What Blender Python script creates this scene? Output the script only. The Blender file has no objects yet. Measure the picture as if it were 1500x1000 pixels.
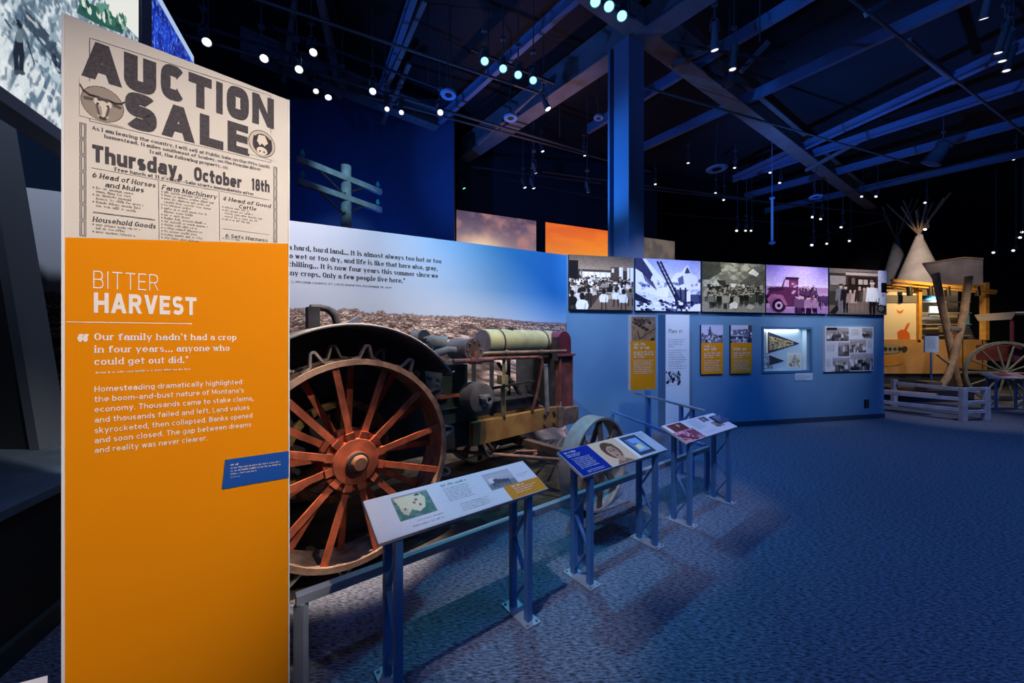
import bpy, math, random
import numpy as np
from mathutils import Vector, Matrix

# ---------------------------------------------------------------- camera, world, exposure
SC = bpy.context.scene
COL = SC.collection
EYE, FOC, HORIZ = 1.75, 540.0, 497.0
cam_d = bpy.data.cameras.new('camera'); cam = bpy.data.objects.new('camera', cam_d); COL.objects.link(cam)
cam.location = (0, 0, EYE); cam.rotation_euler = (math.pi / 2, 0, 0)
cam_d.sensor_width = 36; cam_d.lens = 36 * FOC / 1500; cam_d.shift_y = -3 / 1500; cam_d.clip_start = .05
SC.camera = cam
SC.view_settings.view_transform = 'Standard'; SC.view_settings.look = 'None'
SC.view_settings.gamma = 1; SC.view_settings.use_curve_mapping = False; SC.view_settings.exposure = 0
world = bpy.data.worlds.new('hall_ambient'); SC.world = world; world.use_nodes = True
world.node_tree.nodes['Background'].inputs[0].default_value = (.10, .22, .62, 1)
world.node_tree.nodes['Background'].inputs[1].default_value = .035

V = Vector
def at(px, py, Y):
    """world point seen at photo position px,py at distance Y"""
    return V(((px - 750) / FOC * Y, Y, EYE - (py - HORIZ) / FOC * Y))
def atz(px, py, z):
    return at(px, py, (EYE - z) * FOC / (py - HORIZ))

# ---------------------------------------------------------------- lamps of the hall
def spot(name, loc, to, power, color, angle, blend=.6, radius=.06):
    d = bpy.data.lights.new(name, 'SPOT'); o = bpy.data.objects.new(name, d); COL.objects.link(o)
    d.energy = power; d.color = color; d.spot_size = math.radians(angle); d.spot_blend = blend; d.shadow_soft_size = radius
    o.location = loc; o.rotation_euler = (V(to) - V(loc)).to_track_quat('-Z', 'Y').to_euler()
    return o
WARM, WHITE, COOL, BLUE, CYAN, VIOLET = (1, .84, .66), (1, .96, .92), (.78, .88, 1), (.05, .22, 1), (.12, .72, 1), (.80, .74, 1)
# auction panel
spot('panel_spot', (2.5, .4, 5.0), (-1.27, 1.47, 1.74), 1280, (1, .91, .83), 31, .9)
# mural and tractor
spot('mural_spot', (-2.6, 1.9, 6.2), (-1.9, 5.2, 2.8), 1350, (.93, .93, 1), 52, .9)
spot('mural_spot', (-.5, 2.9, 6.4), (-.1, 6.1, 2.7), 1000, (.84, .90, 1), 54, .9)
spot('wheel_spot', (-.62, 2.47, 6.4), (-1.3, 3.08, .6), 3400, (1, .80, .62), 15.5, .5)
spot('engine_fill', (.9, 1.7, 6.2), (-.25, 4.1, 1.35), 620, (1, .88, .74), 17, .8)  # fill lamp added to warm and brighten cylinder head and pulley
spot('tank_spot', (1.5, 2.6, 6.4), (.45, 4.9, 1.3), 760, (1, .92, .72), 30, .8)
# the cyan cluster over the reading stands
spot('cyan_spot', (-.42, 6.15, 6.3), (.0, 2.75, 0), 620, (.09, .62, 1), 27, .9)
spot('cyan_spot', (.12, 6.4, 6.3), (1.1, 3.6, 0), 480, (.08, .48, 1), 28, .9)
spot('cyan_spot', (.45, 6.6, 6.3), (2.2, 4.4, 0), 330, (.08, .38, 1), 30, .9)
spot('stand_spot', (-1.0, .4, 6.5), (.0, 2.15, .7), 720, (.80, .84, 1), 14, .8)
spot('stand_spot', (.6, .4, 6.4), (1.0, 3.05, .8), 620, (.80, .84, 1), 17, .8)
spot('stand_spot', (2.2, .9, 6.4), (2.0, 3.85, .8), 560, (.80, .82, 1), 17, .8)
# photo wall
for x, tgt, pw, c in ((1.2, 1.6, 700, (1, .92, .84)), (2.7, 3.0, 760, (.80, .80, 1)), (4.2, 4.4, 800, (1, .95, .86)), (5.8, 5.9, 840, (.92, .84, 1)), (7.5, 7.4, 900, (1, .93, .86))):
    spot('wall_spot', (x + .35, 3.9 + .21 * x, 6.2), (tgt, 6.45 + .217 * tgt, 2.95), pw, c, 28, 1)
spot('sign_spot', (3.4, 2.2, 6.0), (3.2, 7.0, 1.7), 620, (1, .93, .92), 24, 1)
spot('sign_spot', (6.2, 2.6, 6.0), (6.4, 7.8, 1.7), 700, (.96, .95, 1), 28, 1)
spot('post_sign_spot', (1.2, 2.6, 5.6), (1.98, 5.55, 1.6), 330, (1, .9, .8), 14, .8)
spot('wall_blue_wash', (.9, 3.4, 6.4), (2.4, 7.0, 1.0), 900, (.02, .30, 1), 60, 1)
# blue wash over carpet, girders and rear walls
spot('blue_wash', (3.4, 1.4, 7.2), (4.2, 3.6, 0), 640, (.06, .31, 1), 100, 1, .3)
spot('blue_wash', (9.0, 4.0, 7.2), (8.4, 5.0, 0), 640, (.05, .29, 1), 120, 1, .3)
spot('blue_wash', (-.6, -.2, 7.2), (.4, 1.0, 0), 250, (.22, .32, 1), 80, 1, .3)
spot('girder_uplight', (-3.2, 7.4, 3.6), (.6, 9.2, 7.4), 520, BLUE, 95, .9, .1)
spot('column_uplight', (-.6, 7.0, 4.2), (2.2, 7.4, 5.2), 620, (.03, .30, 1), 50, .9, .1)
spot('rear_wall_uplight', (-4.4, 7.6, 3.2), (-4.2, 10.5, 4.6), 170, (.03, .20, 1), 110, .9, .1)
spot('girder_uplight', (7.4, 9.2, 3.4), (9.6, 10.5, 7.6), 700, BLUE, 100, .9, .1)
spot('girder_uplight', (3.6, 1.6, 5.0), (6.0, 6.8, 7.6), 260, BLUE, 100, .9, .1)
spot('track_uplight', (-2.9, 2.4, 4.9), (-2.6, 6.8, 7.4), 110, BLUE, 110, .9, .1)
spot('pink_uplight', (.6, 9.4, 3.6), (.6, 9.0, 7.6), 230, (1, .50, .48), 60, 1, .1)
spot('mural_end_fill', (-3.9, 2.2, 5.8), (-4.6, 3.8, 2.3), 260, (.72, .82, 1), 50, 1)  # extra lamp added to lift the dark left end of the mural
# exhibits beyond the photo wall
spot('booth_lamp', (13.2, 10.6, 4.2), (13.6, 12.2, 1.8), 340, (1, .66, .26), 110, .8)
spot('tipi_lamp', (13.4, 11.4, 6.4), (17.0, 15.4, 4.8), 900, (1, .84, .72), 40, .8)
spot('wagon_lamp', (11.8, 8.0, 5.6), (13.6, 10.0, 1.0), 420, (.95, .85, .8), 50, .8)
spot('bench_lamp', (8.8, 6.4, 5.6), (9.7, 8.3, .4), 330, (.9, .88, 1), 36, .8)

# ---------------------------------------------------------------- materials
def srgb(r, g, b):
    return tuple((c / 12.92 if c <= .04045 else ((c + .055) / 1.055) ** 2.4) for c in (r / 255, g / 255, b / 255))
MATS = {}
def mat(name, color, rough=.6, metal=0, var=.0, scale=8, bump=0, spec=.5, color2=None, emit=0):
    if name in MATS: return MATS[name]
    m = bpy.data.materials.new(name); m.use_nodes = True; nt = m.node_tree; b = nt.nodes['Principled BSDF']
    b.inputs['Base Color'].default_value = (*color, 1); b.inputs['Roughness'].default_value = rough
    b.inputs['Metallic'].default_value = metal; b.inputs['Specular IOR Level'].default_value = spec
    if emit:
        b.inputs['Emission Color'].default_value = (*color, 1); b.inputs['Emission Strength'].default_value = emit
    if var or bump or color2:
        tc = nt.nodes.new('ShaderNodeTexCoord'); n = nt.nodes.new('ShaderNodeTexNoise')
        n.inputs['Scale'].default_value = scale; n.inputs['Detail'].default_value = 5
        nt.links.new(tc.outputs['Object'], n.inputs['Vector'])
        if var or color2:
            r = nt.nodes.new('ShaderNodeValToRGB')
            c2 = color2 if color2 else tuple(min(1, c * (1 + var)) for c in color)
            c1 = color if color2 else tuple(c * (1 - var) for c in color)
            r.color_ramp.elements[0].color = (*c1, 1); r.color_ramp.elements[1].color = (*c2, 1)
            r.color_ramp.elements[0].position = .38; r.color_ramp.elements[1].position = .64
            nt.links.new(n.outputs['Fac'], r.inputs['Fac']); nt.links.new(r.outputs['Color'], b.inputs['Base Color'])
        if bump:
            bp = nt.nodes.new('ShaderNodeBump'); bp.inputs['Strength'].default_value = bump; bp.inputs['Distance'].default_value = .01
            nt.links.new(n.outputs['Fac'], bp.inputs['Height']); nt.links.new(bp.outputs['Normal'], b.inputs['Normal'])
    MATS[name] = m; return m
def print_mat(name, rough=.55, emit=0):
    """ink printed on a sheet: the colour attribute of the sheet; emit for backlit film and screens"""
    if name in MATS: return MATS[name]
    m = bpy.data.materials.new(name); m.use_nodes = True; nt = m.node_tree; b = nt.nodes['Principled BSDF']
    a = nt.nodes.new('ShaderNodeVertexColor'); a.layer_name = 'Col'
    b.inputs['Roughness'].default_value = rough; b.inputs['Specular IOR Level'].default_value = .25
    if emit:
        b.inputs['Base Color'].default_value = (.02, .02, .02, 1)
        nt.links.new(a.outputs['Color'], b.inputs['Emission Color']); b.inputs['Emission Strength'].default_value = emit
    else:
        nt.links.new(a.outputs['Color'], b.inputs['Base Color'])
    MATS[name] = m; return m

def carpet_mat():
    m = bpy.data.materials.new('carpet'); m.use_nodes = True; nt = m.node_tree; b = nt.nodes['Principled BSDF']
    tc = nt.nodes.new('ShaderNodeTexCoord'); mp = nt.nodes.new('ShaderNodeMapping'); mp.inputs['Rotation'].default_value = (0, 0, -.12)
    mp.inputs['Scale'].default_value = (26, 110, 1)
    n = nt.nodes.new('ShaderNodeTexNoise'); n.inputs['Scale'].default_value = 1; n.inputs['Detail'].default_value = 4; n.inputs['Roughness'].default_value = .7
    r = nt.nodes.new('ShaderNodeValToRGB'); r.color_ramp.elements[0].position = .36; r.color_ramp.elements[1].position = .66
    r.color_ramp.elements[0].color = (.016, .020, .034, 1); r.color_ramp.elements[1].color = (.26, .28, .36, 1)
    nt.links.new(tc.outputs['Object'], mp.inputs['Vector']); nt.links.new(mp.outputs['Vector'], n.inputs['Vector'])
    nt.links.new(n.outputs['Fac'], r.inputs['Fac']); nt.links.new(r.outputs['Color'], b.inputs['Base Color'])
    bp = nt.nodes.new('ShaderNodeBump'); bp.inputs['Strength'].default_value = .5; bp.inputs['Distance'].default_value = .01
    nt.links.new(n.outputs['Fac'], bp.inputs['Height']); nt.links.new(bp.outputs['Normal'], b.inputs['Normal'])
    b.inputs['Roughness'].default_value = .95; b.inputs['Specular IOR Level'].default_value = .1
    return m

# ---------------------------------------------------------------- mesh helpers
ORG = {}
class MB:
    def __init__(s): s.v = []; s.f = []; s.sm = []
    def add(s, vs, fs, smooth=False):
        o = len(s.v); s.v += [tuple(p) for p in vs]; s.f += [tuple(i + o for i in f) for f in fs]; s.sm += [smooth] * len(fs); return s
    def box(s, c, hx, hy, hz):
        """centre and three half-axis vectors"""
        c, hx, hy, hz = V(c), V(hx), V(hy), V(hz)
        vs = [c + a * hx + b * hy + d * hz for d in (-1, 1) for a, b in ((-1, -1), (1, -1), (1, 1), (-1, 1))]
        fs = [(3, 2, 1, 0), (4, 5, 6, 7), (0, 1, 5, 4), (1, 2, 6, 5), (2, 3, 7, 6), (3, 0, 4, 7)]
        if hx.cross(hy).dot(hz) < 0: fs = [f[::-1] for f in fs]
        return s.add(vs, fs)
    def bar(s, p, q, w, h, up=(0, 0, 1)):
        p, q = V(p), V(q); d = q - p; L = d.length; d.normalize(); u = V(up)
        x = d.cross(u)
        if x.length < 1e-4: x = d.cross(V((1, 0, 0)))
        x.normalize(); y = x.cross(d)
        return s.box((p + q) / 2, d * L / 2, x * w / 2, y * h / 2)
    def cyl(s, p, q, r0, r1=None, n=20, caps=True, smooth=True):
        r1 = r0 if r1 is None else r1; p, q = V(p), V(q); d = (q - p).normalized()
        x = d.cross(V((0, 0, 1)));  x = x if x.length > 1e-4 else V((1, 0, 0)); x.normalize(); y = d.cross(x)
        ring = [(x * math.cos(2 * math.pi * i / n) + y * math.sin(2 * math.pi * i / n)) for i in range(n)]
        s.add([p + r0 * k for k in ring] + [q + r1 * k for k in ring], [(i, (i + 1) % n, n + (i + 1) % n, n + i) for i in range(n)], smooth)
        if caps:
            s.add([p + r0 * k for k in ring], [tuple(range(n))[::-1]]); s.add([q + r1 * k for k in ring], [tuple(range(n))])
        return s
    def tube(s, pts, r, n=10):
        pts = [V(p) for p in pts]; rings = []; x = None
        for i, p in enumerate(pts):
            d = (pts[min(i + 1, len(pts) - 1)] - pts[max(i - 1, 0)]).normalized()
            if x is None:
                x = d.cross(V((0, 0, 1))); x = x if x.length > 1e-3 else V((1, 0, 0))
            x = (x - d * x.dot(d)).normalized(); y = d.cross(x)
            rings.append([p + r * (x * math.cos(2 * math.pi * k / n) + y * math.sin(2 * math.pi * k / n)) for k in range(n)])
        vs = [p for R in rings for p in R]; fs = []
        for i in range(len(pts) - 1):
            fs += [(i * n + k, i * n + (k + 1) % n, (i + 1) * n + (k + 1) % n, (i + 1) * n + k) for k in range(n)]
        s.add(vs, fs, True); s.add(rings[0], [tuple(range(n))[::-1]]); s.add(rings[-1], [tuple(range(n))]); return s
    def prism(s, pts, vec):
        n = len(pts); pts = [V(p) for p in pts]; vec = V(vec)
        nrm = sum(((pts[i] - pts[0]).cross(pts[(i + 1) % n] - pts[0]) for i in range(n)), V())
        if nrm.dot(vec) < 0: pts = pts[::-1]
        return s.add(pts + [p + vec for p in pts], [tuple(range(n))[::-1], tuple(range(n, 2 * n))] + [(i, (i + 1) % n, n + (i + 1) % n, n + i) for i in range(n)])
    def lathe(s, prof, o, ax, n=32, a0=0, a1=2 * math.pi, ref=None):
        """prof: closed or open list of (radius, height along ax)"""
        o, ax = V(o), V(ax).normalized()
        x = V(ref) if ref else (ax.cross(V((0, 0, 1))) if abs(ax.z) < .99 else V((1, 0, 0)))
        x = (x - ax * x.dot(ax)).normalized(); y = ax.cross(x); full = abs(a1 - a0) > 6.28; m = len(prof)
        N = n if full else n + 1; vs = []
        for i in range(N):
            a = a0 + (a1 - a0) * i / n
            vs += [o + ax * h + r * (x * math.cos(a) + y * math.sin(a)) for r, h in prof]
        fs = []
        for i in range(n):
            j = (i + 1) % N
            fs += [(i * m + k, j * m + k, j * m + k + 1, i * m + k + 1) for k in range(m - 1)]
        return s.add(vs, fs, True)
    def build(s, name, material, parent=None, bevel=0):
        me = bpy.data.meshes.new(name); off = ORG.get(parent, V()) if parent else V()
        me.from_pydata([tuple(V(p) - off) for p in s.v], [], s.f); me.materials.append(material)
        me.polygons.foreach_set('use_smooth', s.sm)
        if any(s.sm): me.set_sharp_from_angle(angle=math.radians(42))
        o = bpy.data.objects.new(name, me); COL.objects.link(o)
        if parent: o.parent = parent; ORG[o] = off
        else: ORG[o] = V()
        if bevel:
            b = o.modifiers.new('edge', 'BEVEL'); b.width = bevel; b.segments = 2; b.limit_method = 'ANGLE'
        return o
def thing(name, label, cat, loc, group=None):
    o = bpy.data.objects.new(name, None); COL.objects.link(o); o.location = loc; o.empty_display_size = .1
    o['label'] = label; o['category'] = cat
    if group: o['group'] = group
    ORG[o] = V(loc); return o
def tag(o, label, cat, group=None):
    o['label'] = label; o['category'] = cat
    if group: o['group'] = group
    return o
def struct(o): o['kind'] = 'structure'; return o
def copy_tree(src, loc=None, rot=None, parent=None):
    c = src.copy(); COL.objects.link(c)
    if parent: c.parent = parent
    if loc is not None: c.location = loc
    if rot is not None: c.rotation_euler = rot
    for ch in list(src.children): copy_tree(ch, None, None, c)
    return c

class Frame:
    """a flat sheet in space: o = lower left corner, u along, v up, n outwards"""
    def __init__(s, o, u, v):
        s.o, s.u, s.v = V(o), V(u).normalized(), V(v).normalized(); s.n = s.u.cross(s.v).normalized()
    def p(s, u, v, d=0): return s.o + s.u * u + s.v * v + s.n * d
    def rect(s, mb, u0, v0, u1, v1, d): return mb.add([s.p(u0, v0, d), s.p(u1, v0, d), s.p(u1, v1, d), s.p(u0, v1, d)], [(0, 1, 2, 3)])
    def slab(s, mb, u0, v0, u1, v1, d0, d1): return mb.box(s.p((u0 + u1) / 2, (v0 + v1) / 2, (d0 + d1) / 2), s.u * (u1 - u0) / 2, s.v * (v1 - v0) / 2, s.n * (d1 - d0) / 2)

# ---------------------------------------------------------------- pictures: a small raster whose colours become the sheet's ink
class Canvas:
    def __init__(s, w, h, bg=(200, 200, 200), seed=1):
        s.w, s.h = w, h; s.a = np.zeros((h, w, 3)); s.a[:] = bg; s.rng = np.random.default_rng(seed); s.asp = w / h
        s.X, s.Y = np.meshgrid((np.arange(w) + .5) / w, (np.arange(h) + .5) / h)
    def mix(s, m, col):
        m = np.clip(m, 0, 1)[..., None]; s.a = s.a * (1 - m) + np.array(col, float) * m; return s
    def grad(s, top, bot, y0=0, y1=1):
        t = np.clip((s.Y - y0) / (y1 - y0), 0, 1)[..., None]; m = ((s.Y >= y0) & (s.Y <= y1))[..., None]
        s.a = np.where(m, np.array(top, float) * (1 - t) + np.array(bot, float) * t, s.a); return s
    def fbm(s, sx, sy, octs=4, seed=None):
        r = np.random.default_rng(seed) if seed is not None else s.rng; out = np.zeros((s.h, s.w)); amp, tot = 1, 0
        for k in range(octs):
            gx, gy = int(sx * 2 ** k) + 2, int(sy * 2 ** k) + 2; g = r.random((gy + 1, gx + 1))
            x, y = s.X * (gx - 1), s.Y * (gy - 1); i, j = x.astype(int), y.astype(int); fx, fy = x - i, y - j
            fx, fy = fx * fx * (3 - 2 * fx), fy * fy * (3 - 2 * fy)
            out += amp * ((g[j, i] * (1 - fx) + g[j, i + 1] * fx) * (1 - fy) + (g[j + 1, i] * (1 - fx) + g[j + 1, i + 1] * fx) * fy)
            tot += amp; amp *= .55
        return out / tot
    def poly(s, pts, col, op=1):
        m = np.zeros((s.h, s.w), bool); n = len(pts)
        for i in range(n):
            (x0, y0), (x1, y1) = pts[i], pts[(i + 1) % n]
            if y0 == y1: continue
            c = ((y0 > s.Y) != (y1 > s.Y)) & (s.X < (x1 - x0) * (s.Y - y0) / (y1 - y0) + x0); m ^= c
        return s.mix(m * op, col)
    def rect(s, x0, y0, x1, y1, col, op=1): return s.mix(((s.X >= x0) & (s.X <= x1) & (s.Y >= y0) & (s.Y <= y1)) * op, col)
    def ell(s, cx, cy, rx, ry, col, op=1, soft=.0):
        d = np.sqrt(((s.X - cx) / rx) ** 2 + ((s.Y - cy) / ry) ** 2)
        return s.mix((np.clip((1 - d) / soft, 0, 1) if soft else (d <= 1)) * op, col)
    def line(s, x0, y0, x1, y1, wd, col, op=1):
        ax, ay = (x1 - x0) * s.asp, y1 - y0; L = ax * ax + ay * ay + 1e-12; px, py = (s.X - x0) * s.asp, s.Y - y0
        t = np.clip((px * ax + py * ay) / L, 0, 1); d = np.hypot(px - t * ax, py - t * ay)
        return s.mix(np.clip((wd / 2 - d) * s.h + .5, 0, 1) * op, col)
    def speck(s, n, x0, y0, x1, y1, r0, r1, cols, asp=1):
        for _ in range(n):
            r = s.rng.uniform(r0, r1); s.ell(s.rng.uniform(x0, x1), s.rng.uniform(y0, y1), r * asp / s.asp, r, cols[s.rng.integers(len(cols))])
        return s
    def person(s, x, y, h, coat, legs=None, skin=(170, 150, 135), hat=None):
        """standing figure, feet at y, height h"""
        w = h / s.asp; legs = legs or coat
        s.poly([(x - .1 * w, y), (x - .03 * w, y), (x, y - .45 * h), (x + .03 * w, y), (x + .1 * w, y), (x + .12 * w, y - .5 * h), (x - .12 * w, y - .5 * h)], legs)
        s.poly([(x - .13 * w, y - .42 * h), (x + .13 * w, y - .42 * h), (x + .17 * w, y - .8 * h), (x + .05 * w, y - .86 * h), (x - .05 * w, y - .86 * h), (x - .17 * w, y - .8 * h)], coat)
        s.line(x - .15 * w, y - .8 * h, x - .19 * w, y - .45 * h, .08 * h, coat); s.line(x + .15 * w, y - .8 * h, x + .19 * w, y - .45 * h, .08 * h, coat)
        s.ell(x, y - .92 * h, .065 * w, .08 * h, skin)
        if hat: s.ell(x, y - .975 * h, .1 * w, .035 * h, hat)
        return s
    def bust(s, x, y, h, shirt, hair, skin=(168, 142, 124), back=True):
        """seated figure from the waist up, waist at y"""
        w = h / s.asp
        s.poly([(x - .26 * w, y), (x + .26 * w, y), (x + .34 * w, y - .3 * h), (x + .26 * w, y - .52 * h), (x + .08 * w, y - .6 * h), (x - .08 * w, y - .6 * h), (x - .26 * w, y - .52 * h), (x - .34 * w, y - .3 * h)], shirt)
        s.line(x + .12 * w, y, x + .17 * w, y - .4 * h, .05 * h, [v * .72 for v in shirt]); s.ell(x, y - .78 * h, .14 * w, .2 * h, hair if back else skin)
        if not back: s.ell(x, y - .88 * h, .15 * w, .11 * h, hair)
        return s
    def grain(s, k):
        s.a += s.rng.normal(0, k, (s.h, s.w, 1)); return s
    def tint(s, c, k=1):
        g = s.a.mean(2, keepdims=True); s.a = s.a * (1 - k) + g * (np.array(c) / 255.) * k; return s
    def sheet(s, name, fr, u0, v0, u1, v1, d, material, parent=None):
        w, h = s.w, s.h; U = np.linspace(u0, u1, w); W = np.linspace(v1, v0, h)
        off = ORG.get(parent, V()) if parent else V(); o = np.array(fr.o - off + fr.n * d)
        P = o + U[None, :, None] * np.array(fr.u) + W[:, None, None] * np.array(fr.v)
        idx = np.arange(w * h).reshape(h, w)
        q = np.stack([idx[1:, :-1], idx[1:, 1:], idx[:-1, 1:], idx[:-1, :-1]], -1).reshape(-1, 4); nf = len(q)
        me = bpy.data.meshes.new(name); me.vertices.add(w * h); me.vertices.foreach_set('co', P.reshape(-1).astype(np.float32))
        me.loops.add(nf * 4); me.loops.foreach_set('vertex_index', q.reshape(-1).astype(np.int32))
        me.polygons.add(nf); me.polygons.foreach_set('loop_start', np.arange(0, nf * 4, 4, dtype=np.int32))
        c = np.clip(s.a, 0, 255) / 255; c = np.where(c <= .04045, c / 12.92, ((c + .055) / 1.055) ** 2.4)
        ca = me.color_attributes.new('Col', 'FLOAT_COLOR', 'POINT')
        ca.data.foreach_set('color', np.concatenate([c, np.ones((h, w, 1))], 2).reshape(-1).astype(np.float32))
        me.update(calc_edges=True); me.materials.append(material)
        ob = bpy.data.objects.new(name, me); COL.objects.link(ob)
        if parent: ob.parent = parent; ORG[ob] = off
        else: ORG[ob] = V()
        return ob
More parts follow.
